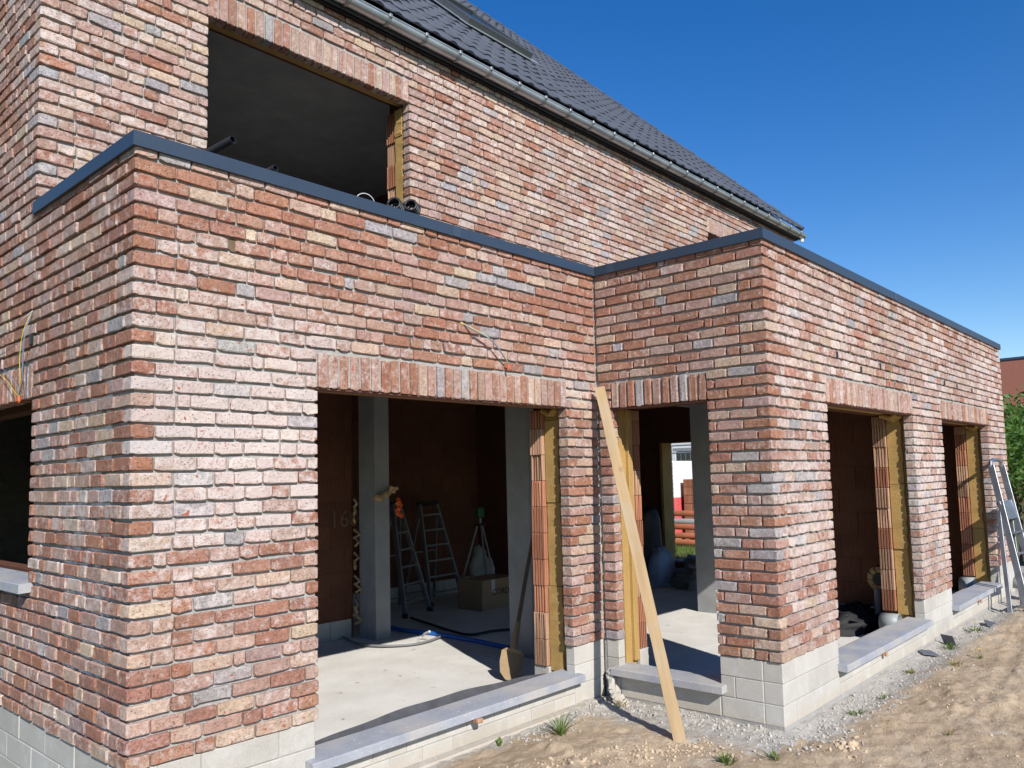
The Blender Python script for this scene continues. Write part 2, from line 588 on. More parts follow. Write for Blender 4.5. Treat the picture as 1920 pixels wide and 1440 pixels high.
# ------------------------------------------------------------------ bricks
PAL = dict(
    red=[(.365, .192, .135), (.380, .197, .132), (.342, .182, .135), (.388, .215, .157), (.355, .175, .117)],
    pink=[(.432, .292, .238), (.452, .318, .263), (.415, .277, .228), (.422, .303, .268), (.468, .337, .276)],
    cream=[(.520, .395, .298), (.545, .42, .322), (.49, .37, .282)],
    grey=[(.365, .347, .352), (.39, .367, .368), (.345, .332, .340)],
)
WTS = dict(A=(.44, .41, .09, .06), S=(.62, .26, .07, .05), B=(.34, .53, .09, .04), M=(.26, .58, .12, .04), L=(.54, .33, .08, .05))
BR = []        # dict per brick


def lime_amount(face, x, y, z):
    n = float(fbm(np.array([x + y * 1.7]), np.array([z * 1.6]), 1.6, 3, 5)[0])
    if face == 'A':
        w = math.exp(-((x - .42) / .75) ** 2) * math.exp(-((z - 1.45) / .55) ** 2) * 1.25
        w += 0.35 * math.exp(-((z - 1.75) / .35) ** 2) - 0.25 * max(0, (z - 2.25) / .4)
        return w + 0.35 * n
    if face == 'B':
        return 0.55 + 0.35 * n - 0.6 * max(0, (0.45 - z)) - 0.6 * max(0, z - 2.4)
    if face == 'S':
        return -0.05 + 0.3 * n
    if face == 'M':
        return 0.30 + 0.25 * n
    return 0.15 + 0.45 * n


def put_brick(face, x0, x1, y0, y1, z0, z1, name='brick', fix=None):
    ws = WTS[face]
    z = (z0 + z1) / 2
    x, y = (x0 + x1) / 2, (y0 + y1) / 2
    kind = R_.choices(('red', 'pink', 'cream', 'grey'), ws)[0]
    if face == 'A' and z > 2.3 and kind == 'pink' and R_.random() < .5:
        kind = 'red'
    c = R_.choice(PAL[kind])
    k = R_.uniform(.92, 1.08)
    c = tuple(max(.01, v * k * R_.uniform(.97, 1.03)) for v in c)
    lm = lime_amount(face, x, y, z) + R_.uniform(-.45, .4)
    if kind == 'grey':
        lm -= .15
    if fix:
        c, lm = fix
    BR.append(dict(face=face, b=(x0, x1, y0, y1, z0, z1), c=c, lime=max(0, min(1.3, lm)), name=name))


def fill(u0, u1, prev=()):
    """wild bond: stretchers, closers and headers between u0 and u1"""
    out, u, J = [], u0, .0075
    for _ in range(200):
        rem = u1 - u
        if rem < .05:
            if out:
                out[-1] = (out[-1][0], u1)
            break
        if rem <= .2:
            out.append((u, u1))
            break
        best = None
        for _t in range(6):
            l = R_.choices((.186, .142, .09, .055), (.60, .14, .22, .04))[0] * R_.uniform(.97, 1.03)
            if rem - l - J < .05:
                l = rem / 2 - J / 2
            e = u + l + J / 2
            dd = min([abs(e - q) for q in prev] or [1])
            if best is None or dd > best[0]:
                best = (dd, l)
            if dd > .035:
                break
        out.append((u, u + best[1]))
        u += best[1] + J
    return out


DB = .09


def lay(face, j, segs, axis, plane, prev, sign=-1):
    """one course of one face; segs = intervals along the wall; the outward side is sign along the other axis"""
    z0 = j * P + R_.uniform(-.0015, .0015)
    h = BH + R_.uniform(-.002, .002)
    ends = []
    for (a, b) in segs:
        if b - a < .03:
            continue
        for (u0, u1) in fill(a, b, prev):
            o = R_.uniform(-.003, .003)
            ends.append(u1)
            if axis == 'x':
                put_brick(face, u0, u1, plane + o, plane + DB, z0, z0 + h)
            else:
                put_brick(face, plane + o, plane + DB, u0, u1, z0, z0 + h)
    return ends


def minus(a, b, hole):
    if hole is None:
        return [(a, b)]
    return [(a, hole[0]), (hole[1], b)]


prv = dict(A=(), L=(), S=(), B=(), M=())
G = .007
for j in range(0, 39):
    lint = 24 <= j < 27
    op = j < 24
    hole = lambda k, m=0.0: ((OPEN[k][0], OPEN[k][1]) if (op or lint) else None)
    # corner A / L and corner B / S and the far corner
    z0, z1 = j * P, j * P + BH
    if j % 2:
        put_brick('A', 0, .186, 0, DB, z0, z1)
        put_brick('S', XS, XS + .10, YB, YB + .186, z0, z1)
        a0, l0, b0, s1 = .186 + G, DB + G, XS + .10 + G, YB + .186 + G
    else:
        put_brick('L', 0, .10, 0, .186, z0, z1)
        put_brick('S', XS, XS + .186, YB, YB + DB, z0, z1)
        a0, l0, b0, s1 = .10 + G, .186 + G, XS + .186 + G, YB + DB + G
    prv['A'] = lay('A', j, minus(a0, XS - .004, hole('A')), 'x', 0.0, prv['A'])
    lw = (OPEN['L'][0], OPEN['L'][1]) if 9 < j < 27 else None
    prv['L'] = lay('L', j, minus(l0, 4.9, lw), 'y', 0.0, prv['L'])
    prv['S'] = lay('S', j, minus(s1, -.004, hole('S')), 'y', XS, prv['S'])
    segs = [(b0, XE)] if not (op or lint) else [(b0, OPEN['B1'][0]), (OPEN['B1'][1], OPEN['B2'][0]), (OPEN['B2'][1], XE)]
    prv['B'] = lay('B', j, segs, 'x', YB, prv['B'])
for j in range(38, 68):
    z0, z1 = j * P, j * P + BH
    if j % 2:
        put_brick('M', 0, .186, YM, YM + DB, z0, z1)
        a0, l0 = .186 + G, YM + DB + G
    else:
        put_brick('L', 0, .10, YM, YM + .186, z0, z1)
        a0, l0 = .10 + G, YM + .186 + G
    segs = [(a0, XE)]
    for k in ('M1', 'M2'):
        if 40 < j < 64:
            s = segs.pop()
            segs += [(s[0], OPEN[k][0]), (OPEN[k][1], s[1])]
    prv['M'] = lay('M', j, segs, 'x', YM, prv['M'])
    if j > 38:
        prv['L'] = lay('L', j, [(l0, 3.6)], 'y', 0.0, prv['L'])
# jamb bricks of the garden door in the end wall
for j in range(-2, 25):
    l = .186 if j % 2 else .10
    put_brick('S', XE - DB, XE, 3.58, 3.58 + l, j * P, j * P + BH)
# the broken brick under the coping: swap one for a shorter piece
hole_at = (0.473, 2.342)


NPT = 16
SIDE = [(0, 0), (1, 0), (1, 1), (0, 1)]


def brick_mesh_data(items):
    """all bricks at once: tumbled, slightly uneven solids of 64 points each"""
    n = len(items)
    B = np.array([i['b'] for i in items])
    V = np.zeros((n, 4, NPT, 3))
    w, dpt, h = B[:, 1] - B[:, 0], B[:, 3] - B[:, 2], B[:, 5] - B[:, 4]
    r = np.minimum(NP.uniform(.004, .009, n), np.minimum(w, dpt) * .2)
    bev = NP.uniform(.0028, .0052, n)
    lowc = NP.uniform(.0005, .0055, (n, 1)) * NP.uniform(.2, 1.3, (n, 4))      # how far the corners are worn down
    for ri in range(4):
        zz = [B[:, 4], B[:, 4] + bev, B[:, 5] - bev, B[:, 5]][ri]
        ins = bev * .8 if ri in (0, 3) else bev * 0
        for ci in range(4):
            cx, cy = SIDE[ci]
            nx_, ny_ = SIDE[(ci + 1) % 4]
            X0, X1, Y0, Y1 = B[:, 0] + ins, B[:, 1] - ins, B[:, 2] + ins, B[:, 3] - ins
            px = np.where(cx == 0, X0, X1)
            py = np.where(cy == 0, Y0, Y1)
            qx = np.where(nx_ == 0, X0, X1)
            qy = np.where(ny_ == 0, Y0, Y1)
            ll = np.hypot(qx - px, qy - py)
            ux, uy = (qx - px) / ll, (qy - py) / ll
            m_ = np.minimum(.026, ll * .28)
            for k, t in enumerate((r, m_, ll - m_, ll - r)):
                # points run: end of this corner, two along the side, start of the next corner
                V[:, ri, (ci * 4 + k) % NPT, 0] = px + ux * t
                V[:, ri, (ci * 4 + k) % NPT, 1] = py + uy * t
                wear = lowc[:, ci] if k == 0 else lowc[:, (ci + 1) % 4] if k == 3 else 0
                f_ = (1.0 if ri in (0, 3) else .45) * (1 if ri < 2 else -1)
                V[:, ri, (ci * 4 + k) % NPT, 2] = zz + wear * f_
    V += NP.normal(0, .0009, V.shape)
    V[..., 2] += NP.normal(0, .0012, (n, 1, NPT))
    mid = np.stack([(B[:, 0] + B[:, 1]) / 2, (B[:, 2] + B[:, 3]) / 2], 1)
    for i in range(n):
        for _ in range(int(NP.integers(0, 3))):
            k0, top = int(NP.integers(0, NPT)), int(NP.integers(0, 2))
            rr = (0, 1) if top == 0 else (3, 2)
            amt = NP.uniform(.003, .010)
            for q, rrow in enumerate(rr):
                for k in (k0, (k0 + 1) % NPT):
                    dvec = mid[i] - V[i, rrow, k, :2]
                    L = max(1e-6, np.hypot(*dvec))
                    V[i, rrow, k, :2] += dvec / L * amt * (1 if q == 0 else .5)
                    V[i, rrow, k, 2] += (amt if top == 0 else -amt) * (.6 if q == 0 else .25)
    # slight turn of each brick on its bed
    t = NP.normal(0, .006, n)
    dx, dy = V[..., 0] - mid[:, 0, None, None], V[..., 1] - mid[:, 1, None, None]
    c, s = np.cos(t)[:, None, None], np.sin(t)[:, None, None]
    V[..., 0], V[..., 1] = mid[:, 0, None, None] + dx * c - dy * s, mid[:, 1, None, None] + dx * s + dy * c
    tz = NP.normal(0, .009, n)[:, None, None]
    V[..., 2] += (dx + dy) * tz * .6
    return V.reshape(n, 4 * NPT, 3)


BF = [(r * NPT + k, r * NPT + (k + 1) % NPT, (r + 1) * NPT + (k + 1) % NPT, (r + 1) * NPT + k) for r in range(3) for k in range(NPT)] + [tuple(range(NPT - 1, -1, -1)), tuple(range(3 * NPT, 4 * NPT))]
NV = 4 * NPT


def brick_attrs(items):
    cc = np.array([list(i['c']) + [R_.random()] for i in items])
    ll = np.array([i['lime'] for i in items])
    return {'bcol': ('FLOAT_COLOR', np.repeat(cc, NV, 0)), 'blime': ('FLOAT', np.repeat(ll, NV, 0))}


def seen_size(it):
    x0, x1, y0, y1, z0, z1 = it['b']
    px, py, zz = project(((x0 + x1) / 2, (y0 + y1) / 2, (z0 + z1) / 2))
    if zz < .1 or not (0 < px < 1920 and 0 < py < 1440):
        return 0
    n = {'A': (0, -1), 'B': (0, -1), 'M': (0, -1), 'S': (-1, 0), 'L': (-1, 0)}[it['face']]
    v = Vector((CAM.x - x0, CAM.y - y0, 0)).normalized()
    w = (x1 - x0) if n[1] else (y1 - y0)
    return max(0, v.x * n[0] + v.y * n[1]) * w * (z1 - z0) / zz ** 2


def core(name, rects, axis, p0, p1, mat, parent):
    mb = MB()
    for (u0, u1, z0, z1) in rects:
        if axis == 'x':
            mb.box(u0, u1, p0, p1, z0, z1)
        else:
            mb.box(p0, p1, u0, u1, z0, z1)
    return mb.build(name, mat, parent)


RC = .0195   # depth of the raked joints
e = .009
aL, aR = OPEN['A']
wall_A = core('extension_front_wall', [(RC, aL - e, -.004, 2.70), (aR + e, XS + .05, -.004, 2.70), (aL - e, aR + e, ZL + .012, 2.70)], 'x', RC, .088, M['mortar'], house)
sL, sR = OPEN['S']
wall_S = core('wing_side_wall', [(YB + .0885, sL - e, -.004, 2.70), (sR + e, .02, -.004, 2.70), (sL - e, sR + e, ZL + .012, 2.70)], 'y', XS + RC, XS + .088, M['mortar'], house)
b1, b2 = OPEN['B1'], OPEN['B2']
wall_B = core('wing_front_wall', [(XS + RC, b1[0] - e, -.004, 2.70), (b1[1] + e, b2[0] - e, -.004, 2.70), (b2[1] + e, XE - RC, -.004, 2.70), (b1[0] - e, b1[1] + e, ZL + .012, 2.70), (b2[0] - e, b2[1] + e, ZL + .012, 2.70)], 'x', YB + RC, YB + .088, M['mortar'], house)
m1, m2 = OPEN['M1'], OPEN['M2']
wall_M = core('upper_front_wall', [(RC, m1[0] - e, 2.6, 4.76), (m1[1] + e, m2[0] - e, 2.6, 4.76), (m2[1] + e, XE - RC, 2.6, 4.76), (m1[0] - e, m1[1] + e, ZLM + .012, 4.76), (m2[0] - e, m2[1] + e, ZLM + .012, 4.76), (m1[0] - e, m1[1] + e, 2.6, 2.862), (m2[0] - e, m2[1] + e, 2.6, 2.862)], 'x', YM + RC, YM + .088, M['mortar'], house)
lw = OPEN['L']
wall_L = core('side_wall', [(.0885, lw[0] - e, -.004, 2.70), (lw[0] - e, lw[1] + e, -.004, 10 * P - .01), (lw[0] - e, lw[1] + e, ZL + .012, 2.70), (lw[1] + e, 9.5, -.004, 2.70), (YM + .0885, 9.5, 2.7005, 4.9)], 'y', RC, .088, M['mortar'], house)
WALLS = dict(A=wall_A, S=wall_S, B=wall_B, M=wall_M, L=wall_L)

# keep the hole of the broken brick free
cand = [b for b in BR if b['face'] == 'A' and b['b'][0] < hole_at[0] < b['b'][1] and b['b'][4] - .004 < hole_at[1] < b['b'][5] + .004]
for b in cand:
    x0, x1, y0, y1, z0, z1 = b['b']
    BR.remove(b)
    for (u, v_) in ((x0, hole_at[0] - .032), (hole_at[0] + .028, x1)):
        if v_ - u > .035:
            BR.append(dict(b, b=(u, v_, y0, y1, z0, z1)))

order = sorted(range(len(BR)), key=lambda i: -seen_size(BR[i]))
single = order[:300]
rest = sorted(order[300:])
Vs = brick_mesh_data([BR[i] for i in single])
for k, i in enumerate(single):
    mesh('brick', Vs[k], BF, M['brick'], WALLS[BR[i]['face']], attrs=brick_attrs([BR[i]]))
items = [BR[i] for i in rest]
Vr = brick_mesh_data(items)
faces = [tuple(q + NV * i for q in f) for i in range(len(items)) for f in BF]
tag(mesh('bricks', Vr.reshape(-1, 3), faces, M['brick'], house, attrs=brick_attrs(items)), kind='stuff')

# ------------------------------------------------------------------ soldier courses over the openings
BR2 = []


def lintel(face, key, axis, plane, zb, steel):
    u0, u1 = OPEN[key]
    u0, u1 = u0 - .0, u1 + .0
    n = int(round((u1 - u0) / .0695))
    w = (u1 - u0) / n
    mb = MB()
    zt = zb + .198
    if axis == 'x':
        mb.box(u0 - .004, u1 + .004, plane + RC - .004, plane + .086, zb + .014, zt + .012)
    else:
        mb.box(plane + RC - .004, plane + .086, u0 - .004, u1 + .004, zb + .014, zt + .012)
    lo = mb.build('lintel', M['mortar'], house)
    if steel:
        mb = MB()
        if axis == 'x':
            mb.box(u0 - .09, u1 + .09, plane + .016, plane + .112, zb - .006, zb - .001)
        else:
            mb.box(plane + .016, plane + .112, u0 - .09, u1 + .09, zb - .006, zb - .001)
        mb.build('steel_angle', M['steel'], lo)
    its = []
    for k in range(n):
        a, b = u0 + k * w + .0062, u0 + (k + 1) * w - .0062
        o, dz = R_.uniform(-.003, .003), R_.uniform(-.004, .004)
        n0 = len(BR)
        if axis == 'x':
            put_brick(face, a, b, plane + o, plane + DB, zb + max(0, dz), zb + .187 + dz)
        else:
            put_brick(face, plane + o, plane + DB, a, b, zb + max(0, dz), zb + .187 + dz)
        its.append(BR.pop())
        its[-1]['lime'] *= .45
    vs = brick_mesh_data(its)
    for k, it in enumerate(its):
        mesh('soldier_brick', vs[k], BF, M['brick'], lo, attrs=brick_attrs([it]))


lintel('A', 'A', 'x', 0.0, ZL, True)
lintel('S', 'S', 'y', XS, ZL, True)
lintel('B', 'B1', 'x', YB, ZL, True)
lintel('B', 'B2', 'x', YB, ZL, True)
lintel('M', 'M1', 'x', YM, ZLM, False)
lintel('M', 'M2', 'x', YM, ZLM, False)
lintel('L', 'L', 'y', 0.0, ZL, False)

# ------------------------------------------------------------------ plinth of pale blocks, sills
pl = MB()
PR = .012
# mortar core of the plinth, just behind the block faces
pl.box(PR + .004, XS - .01, PR + .004, .30, -.62, -.237)
pl.box(PR + .004, aL - .02, PR + .004, .30, -.237, -.004)
pl.box(aR + .02, XS, PR + .004, .09, -.237, -.004)
pl.box(PR + .004, .30, PR + .3, 9.5, -.62, -.004)
pl.box(XS + PR + .004, XS + .30, YB + .02, .02, -.62, -.240)
pl.box(XS + PR + .004, XS + .30, YB + .02, sL - .02, -.240, -.004)
pl.box(XS + PR + .004, XS + .09, sR + .02, .02, -.240, -.004)
pl.box(XS + PR + .006, XE - .02, YB + PR + .004, YB + .30, -.62, -.237)
for a_, b_, dd in ((XS + PR + .006, b1[0] - .02, .3), (b1[1] + .02, b2[0] - .02, .09), (b2[1] + .02, XE - .02, .09)):
    pl.box(a_, b_, YB + PR + .004, YB + dd, -.237, -.004)
plinth = pl.build('plinth', M['mortar'], house)
rows = [(-.395, -.268), (-.264, -.134), (-.130, -.006)]


def blocks(axis, plane, u0, u1, rr, dep=.14, step=.39, phase=0.0, out=0.0):
    for ri, (z0, z1) in enumerate(rr):
        u = u0
        first = True
        while u < u1 - .02:
            l = step * (.5 if first and (ri + int(phase * 2)) % 2 else 1.0)
            first = False
            v = min(u + l, u1)
            if u1 - v < .06:
                v = u1
            o = R_.uniform(-.0015, .0015) - out
            mb = MB()
            if axis == 'x':
                mb.box(u + .002, v - .002, plane + PR + o, plane + dep, z0, z1, .004)
            else:
                mb.box(plane + PR + o, plane + dep, u + .002, v - .002, z0, z1, .004)
            mb.build('concrete_block', M['block'], plinth)
            u = v


zs = -.239
low = [(-.395, -.318), (-.314, zs)]
blocks('x', 0, .1405, aL - .012, rows, phase=.5)
blocks('x', 0, aL - .008, aR + .012, low, step=.235)
blocks('x', 0, aR + .016, XS - .004, rows, dep=.088)
blocks('y', 0, PR, 3.6, rows, phase=.5)
blocks('y', XS, YB + .1405, sL - .004, rows)
blocks('y', XS, sL, sR, [(-.395, -.246)])
blocks('y', XS, sR + .004, -.004, rows, dep=.088)
blocks('x', YB, XS + PR, b1[0] - .012, rows, phase=.5)
blocks('x', YB, b1[0] - .008, b1[1] + .012, low, step=.5)
blocks('x', YB, b1[1] + .016, b2[0] - .012, rows, dep=.1)
blocks('x', YB, b2[0] - .008, b2[1] + .012, low, step=.5, phase=.5)
blocks('x', YB, b2[1] + .016, XE - .02, rows, dep=.088)
# corner blocks standing a little proud underground, the footing in front of the doorway
MB().box(1.2, XS - .03, -.035, .05, -.60, -.402, .01).build('footing', M['block'], house)


def sill(pts, parent=house):
    """a bluestone slab: (x0,x1,y0,y1,z_front_top,z_back_top,thickness)"""
    x0, x1, y0, y1, zt, zbk, th, front = pts
    b = .004
    if front == 'y':
        prof = [(y0, zt - th), (y0, zt - b), (y0 + b, zt), (y1, zbk), (y1, zbk - th)]
        v = [(x, p[0], p[1]) for x in (x0, x1) for p in prof]
    else:
        prof = [(x0, zt - th), (x0, zt - b), (x0 + b, zt), (x1, zbk), (x1, zbk - th)]
        v = [(p[0], y, p[1]) for y in (y0, y1) for p in prof]
    f = [(k, (k + 1) % 5, 5 + (k + 1) % 5, 5 + k) for k in range(5)]
    f += [(4, 3, 2, 1, 0), (5, 6, 7, 8, 9)]
    if front == 'x':
        f = [tuple(reversed(q)) for q in f]
    return mesh('window_sill', v, f, M['stone'], parent)


sill((aL - .075, 2.06, -.055, .155, -.186, -.178, .048, 'y'))
sill((2.062, aR + .045, -.054, .155, -.187, -.178, .048, 'y'))
sill((XS - .055, XS + .14, sL - .045, sR + .04, -.190, -.182, .050, 'x'))
for bb in (b1, b2):
    mid = (bb[0] + bb[1]) / 2 - (.16 if bb is b1 else .02)
    sill((bb[0] - .045, mid - .002, YB - .055, YB + .165, -.178, -.170, .048, 'y'))
    sill((mid + .002, bb[1] + .02 - (.12 if bb is b2 else 0), YB - .053, YB + .165, -.179, -.170, .048, 'y'))
sill((-.055, .15, lw[0] - .05, lw[1] + .05, .698, .706, .05, 'x'))
# soldier-laid underside row below the side window sill
for k in range(7):
    y = lw[0] + .01 + k * .195
    put_brick('L', .02, .1, y, y + .186, 9.02 * P, 9.02 * P + .03)
it7 = [BR.pop() for _ in range(7)]
v7 = brick_mesh_data(it7)
for k in range(7):
    mesh('brick', v7[k], BF, M['brick'], wall_L, attrs=brick_attrs([it7[k]]))

# damp-proof membrane standing up behind the doorway sill
n = 44
v, f = [], []
for i in range(n + 1):
    t = i / n
    x = aL + .05 + t * (aR - .14 - aL)
    hgt = .006 + .038 * math.sin(math.pi * min(1, .06 + t * .94)) + .003 * math.sin(t * 23)
    yb_ = .158 + .03 * math.sin(t * 3)
    v += [(x, yb_, -.19), (x, yb_ + .03 + hgt * .2, -.19 + hgt), (x, yb_ + .034 + hgt * .2, -.19 + hgt - .003), (x, yb_ + .01, -.20)]
for i in range(n):
    for k in range(3):
        f.append((i * 4 + k, i * 4 + k + 1, i * 4 + k + 5, i * 4 + k + 4))
mesh('membrane', v, f, M['epdm'], house)
# mortar lump left under the doorway sill and props under the wing sills
pp = pix(893, 1360, 'Y', -.03)
MB().box(pp.x - .025, pp.x + .02, -.075, .01, -.262, -.236, .006, Matrix.Rotation(.0, 4, 'Z')).build('wedge', M['claydust'], house)
for bx, zz in ((b1, -.226), (b2, -.226)):
    mid = (bx[0] + bx[1]) / 2 - (.16 if bx is b1 else .02)
    MB().box(mid - .02, mid + .02, YB - .03, YB + .02, zz - .055, zz, .004).build('wedge', M['claydust'], house)

# ------------------------------------------------------------------ coping along the flat roof edge
def path(o):
    return [(-o, YM), (-o, -o), (XS - o, -o), (XS - o, YB - o), (XE + o, YB - o), (XE + o, YM)]


prof = [(.004, ZC0 - .001), (.0165, ZC0), (.0165, ZC1 - .0015), (.015, ZC1), (-.32, ZC1 - .012), (-.322, 2.62)]
for s in range(5):
    v, f = [], []
    for q in (s, s + 1):
        for (o, z) in prof:
            x, y = path(o)[q]
            v.append((x, y, z))
    k = len(prof)
    f = [(i, i + 1, k + i + 1, k + i) for i in range(k - 1)]
    cop = mesh('coping', v, f, M['coping'], house)
# folded seams of the coping
for (x, y) in ((3.4 - .0172, -.16), (6.1, YB - .0172), (8.9, YB - .0172), (1.95, -.0172)):
    mb = MB()
    if abs(x - (3.4 - .0172)) < 1e-6:
        mb.box(x - .001, x + .003, y - .03, y + .03, ZC0 + .001, ZC1 - .001)
    else:
        mb.box(x - .03, x + .03, y - .001, y + .003, ZC0 + .001, ZC1 - .001)
    mb.build('coping_lap', M['lap'], house)
rf = MB()
rf.box(.28, XE - .28, .28, YM + .05, 2.35, 2.64)
rf.box(XS + .28, XE - .28, YB + .28, .3, 2.351, 2.641)
rf.build('flat_roof', M['epdm'], house)

# ------------------------------------------------------------------ inner leaf, insulation, rooms
I0, I1, C0, C1 = .118, .255, .262, .372


def leaf(axis, plane, u0, u1, z0, z1, holes, mat, d0, d1, name):
    us = sorted({u0, u1, *[h[0] for h in holes], *[h[1] for h in holes]})
    mb = MB()
    for a, b in zip(us[:-1], us[1:]):
        h = [q for q in holes if q[0] <= a and q[1] >= b]
        ivs = [(z0, z1)] if not h else [(z0, h[0][2]), (h[0][3], z1)]
        for (p, q) in ivs:
            if q - p > .005:
                if axis == 'x':
                    mb.box(a, b, plane + d0, plane + d1, p, q)
                else:
                    mb.box(plane + d0, plane + d1, a, b, p, q)
    return mb.build(name, mat, house)


hA = [(aL - .02, aR + .075, ZF - .1, ZL + .01)]
hAc = [(aL - .02, aR + .06, ZF - .1, ZL + .02)]
leaf('x', 0, .12, XS + .12, -.6, 2.34, hA, M['foam'], I0, I1, 'insulation_layer')
leaf('x', 0, C0, XS + C1, -.6, 2.34, hAc, M['clay_shaded'], C0, C1 - .001, 'inner_wall')
hS = [(sL - .02, sR + .02, ZF - .1, ZL + .01)]
leaf('y', XS, YB + .12, .1, -.6, 2.33, hS, M['foam'], I0, I1 - .002, 'insulation_layer')
leaf('y', XS, YB + .27, .25, -.6, 2.33, hS, M['clay_shaded'], C0, C1, 'inner_wall')
hB = [(b1[0] - .02, b1[1] + .075, ZF - .1, ZL + .01), (b2[0] - .02, b2[1] + .075, ZF - .1, ZL + .01)]
leaf('x', YB, XS + .26, XE - .1, -.6, 2.32, hB, M['foam'], I0 - .02, I1, 'insulation_layer')
leaf('x', YB, XS + .373, XE - .25, -.6, 2.32, hB, M['clay_shaded'], C0, C1, 'inner_wall')
hM = [(m1[0] - .02, m1[1] + .045, 2.80, ZLM + .03), (m2[0] - .02, m2[1] + .04, 2.80, ZLM + .03)]
leaf('x', YM, .12, XE - .12, 2.645, 4.72, hM, M['foam'], .10, .185, 'insulation_layer')
leaf('x', YM, .26, XE - .26, 2.645, 4.72, [(a_, b_, c_, d_ + .06) for a_, b_, c_, d_ in hM], M['clay_shaded'], .19, .31, 'inner_wall')
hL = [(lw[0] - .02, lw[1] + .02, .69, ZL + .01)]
leaf('y', 0, .26, 9.4, -.6, 2.33, hL, M['clay_shaded'], C0, C1, 'inner_wall')
leaf('y', 0, YM + .12, 9.4, 2.331, 4.8, [], M['clay_shaded'], C0, C1 - .001, 'inner_wall')
# end wall with the garden door
hE = [(2.05, 3.58, -.25, 25 * P - .05)]
leaf('y', XE - .37, YB + .1, 9.5, -.6, 2.33, hE, M['clay_shaded'], .0, .26, 'inner_wall')
leaf('y', XE - .37, YM + .12, 9.5, 2.331, 4.9, [], M['clay_shaded'], .0, .259, 'inner_wall')
leaf('y', XE - .1, YB + .1, 9.5, -.6, 2.68, [(2.05, 3.59, -.25, 25 * P - .05)], M['mortar'], .0, .098, 'end_wall')
leaf('y', XE - .1, YM + .1, 9.5, 2.681, 4.9, [], M['mortar'], .0, .097, 'end_wall')
MB().box(.1, XE - .1, 9.38, 9.7, -.6, 4.9).build('back_wall', M['mortar'], house)
MB().box(3.575, 3.60, 3.31, 4.76, ZF, 2.29).build('partition', M['clay_shaded'], house)
MB().box(XE - .40, XE - .11, 3.53, 3.575, -.25, 1.70).build('insulation_board', M['foam'], house)
# floor slab, ceiling, partitions, columns
fl = MB()
fl.box(.30, XE - .3, .18, 9.4, -.75, ZF)
fl.box(XS + .30, XE - .3, YB + .18, .18, -.75, ZF - .0005)
fl.build('floor_slab', M['slab'], house)
MB().box(C1, XE - .37, YM + .0, 9.4, 2.30, 2.63).build('upper_floor_slab', M['concrete'], house)
ce = MB()
ce.box(C1 - .01, XE - .37, C1 - .01, YM - .002, 2.30, 2.349)
ce.box(XS + .37, XE - .37, YB + .37, C1 - .02, 2.301, 2.350)
ce.build('ceiling', M['concrete'], house)
MB().box(.3, XE - .3, YM + .32, 6.0, 4.5, 4.7).build('upper_ceiling', M['concrete'], house)
MB().box(.3, XE - .3, 5.6, 5.74, 2.63, 4.5).build('partition', M['clay_shaded'], house)
MB().box(4.3, 4.44, YM + .32, 5.6, 2.63, 4.5).build('partition', M['clay_shaded'], house)


def clay_partition(axis, plane, u0, u1, z0, z1, side, thick=.14, white=True, blk=(.372, .238)):
    """a wall of separate hollow clay blocks above a pale foot course"""
    mb = MB()
    if axis == 'x':
        mb.box(u0, u1, plane + .006, plane + thick, z0, z1)
    else:
        mb.box(plane + .006, plane + thick, u0, u1, z0, z1)
    w = mb.build('partition', M['clay_shaded'], house)
    z, r = z0, 0
    while z < z1 - .02:
        h = .19 if (r == 0 and white) else blk[1]
        zz = min(z + h, z1)
        u = u0 - (.19 if r % 2 else 0)
        while u < u1 - .01:
            v_ = min(u + blk[0], u1)
            a = max(u, u0)
            if v_ - a > .03:
                bm = MB()
                o = R_.uniform(-.002, .002)
                if axis == 'x':
                    bm.box(a + .002, v_ - .002, plane + o, plane + .03, z + .002, zz - .002, .003)
                else:
                    bm.box(plane + o, plane + .03, a + .002, v_ - .002, z + .002, zz - .002, .003)
                bm.build('clay_block' if not (r == 0 and white) else 'foot_block', M['block'] if (r == 0 and white) else M['clay_shaded'], w)
            u += blk[0]
        z = zz
        r += 1
    return w


clay_partition('x', 3.30, 2.2, 3.575, ZF, 2.29, 'y')
clay_partition('x', 4.75, 3.6, 6.9, ZF, 2.29, 'y')
clay_partition('y', 7.10, YB + .40, .94, ZF, 2.29, 'x')
MB().box(6.9, 7.04, 3.8, 9.4, ZF, 2.29).build('partition', M['clay_shaded'], house)
MB().box(7.04, XE - .38, 4.4, 4.54, ZF, 2.29).build('partition', M['clay_shaded'], house)
MB().box(3.615, 3.80, 2.95, 3.22, ZF, 2.295, .006).build('concrete_column', M['concrete'], house)
MB().box(3.93, 4.20, 1.16, 1.44, ZF, 2.295, .006).build('concrete_column', M['concrete'], house)
MB().box(6.85, 7.12, .945, 1.19, ZF, 2.295, .006).build('concrete_column', M['concrete'], house)
MB().box(.4, 9.9, 1.24, 1.46, 2.0, 2.296, .006).build('beam', M['concrete'], house)


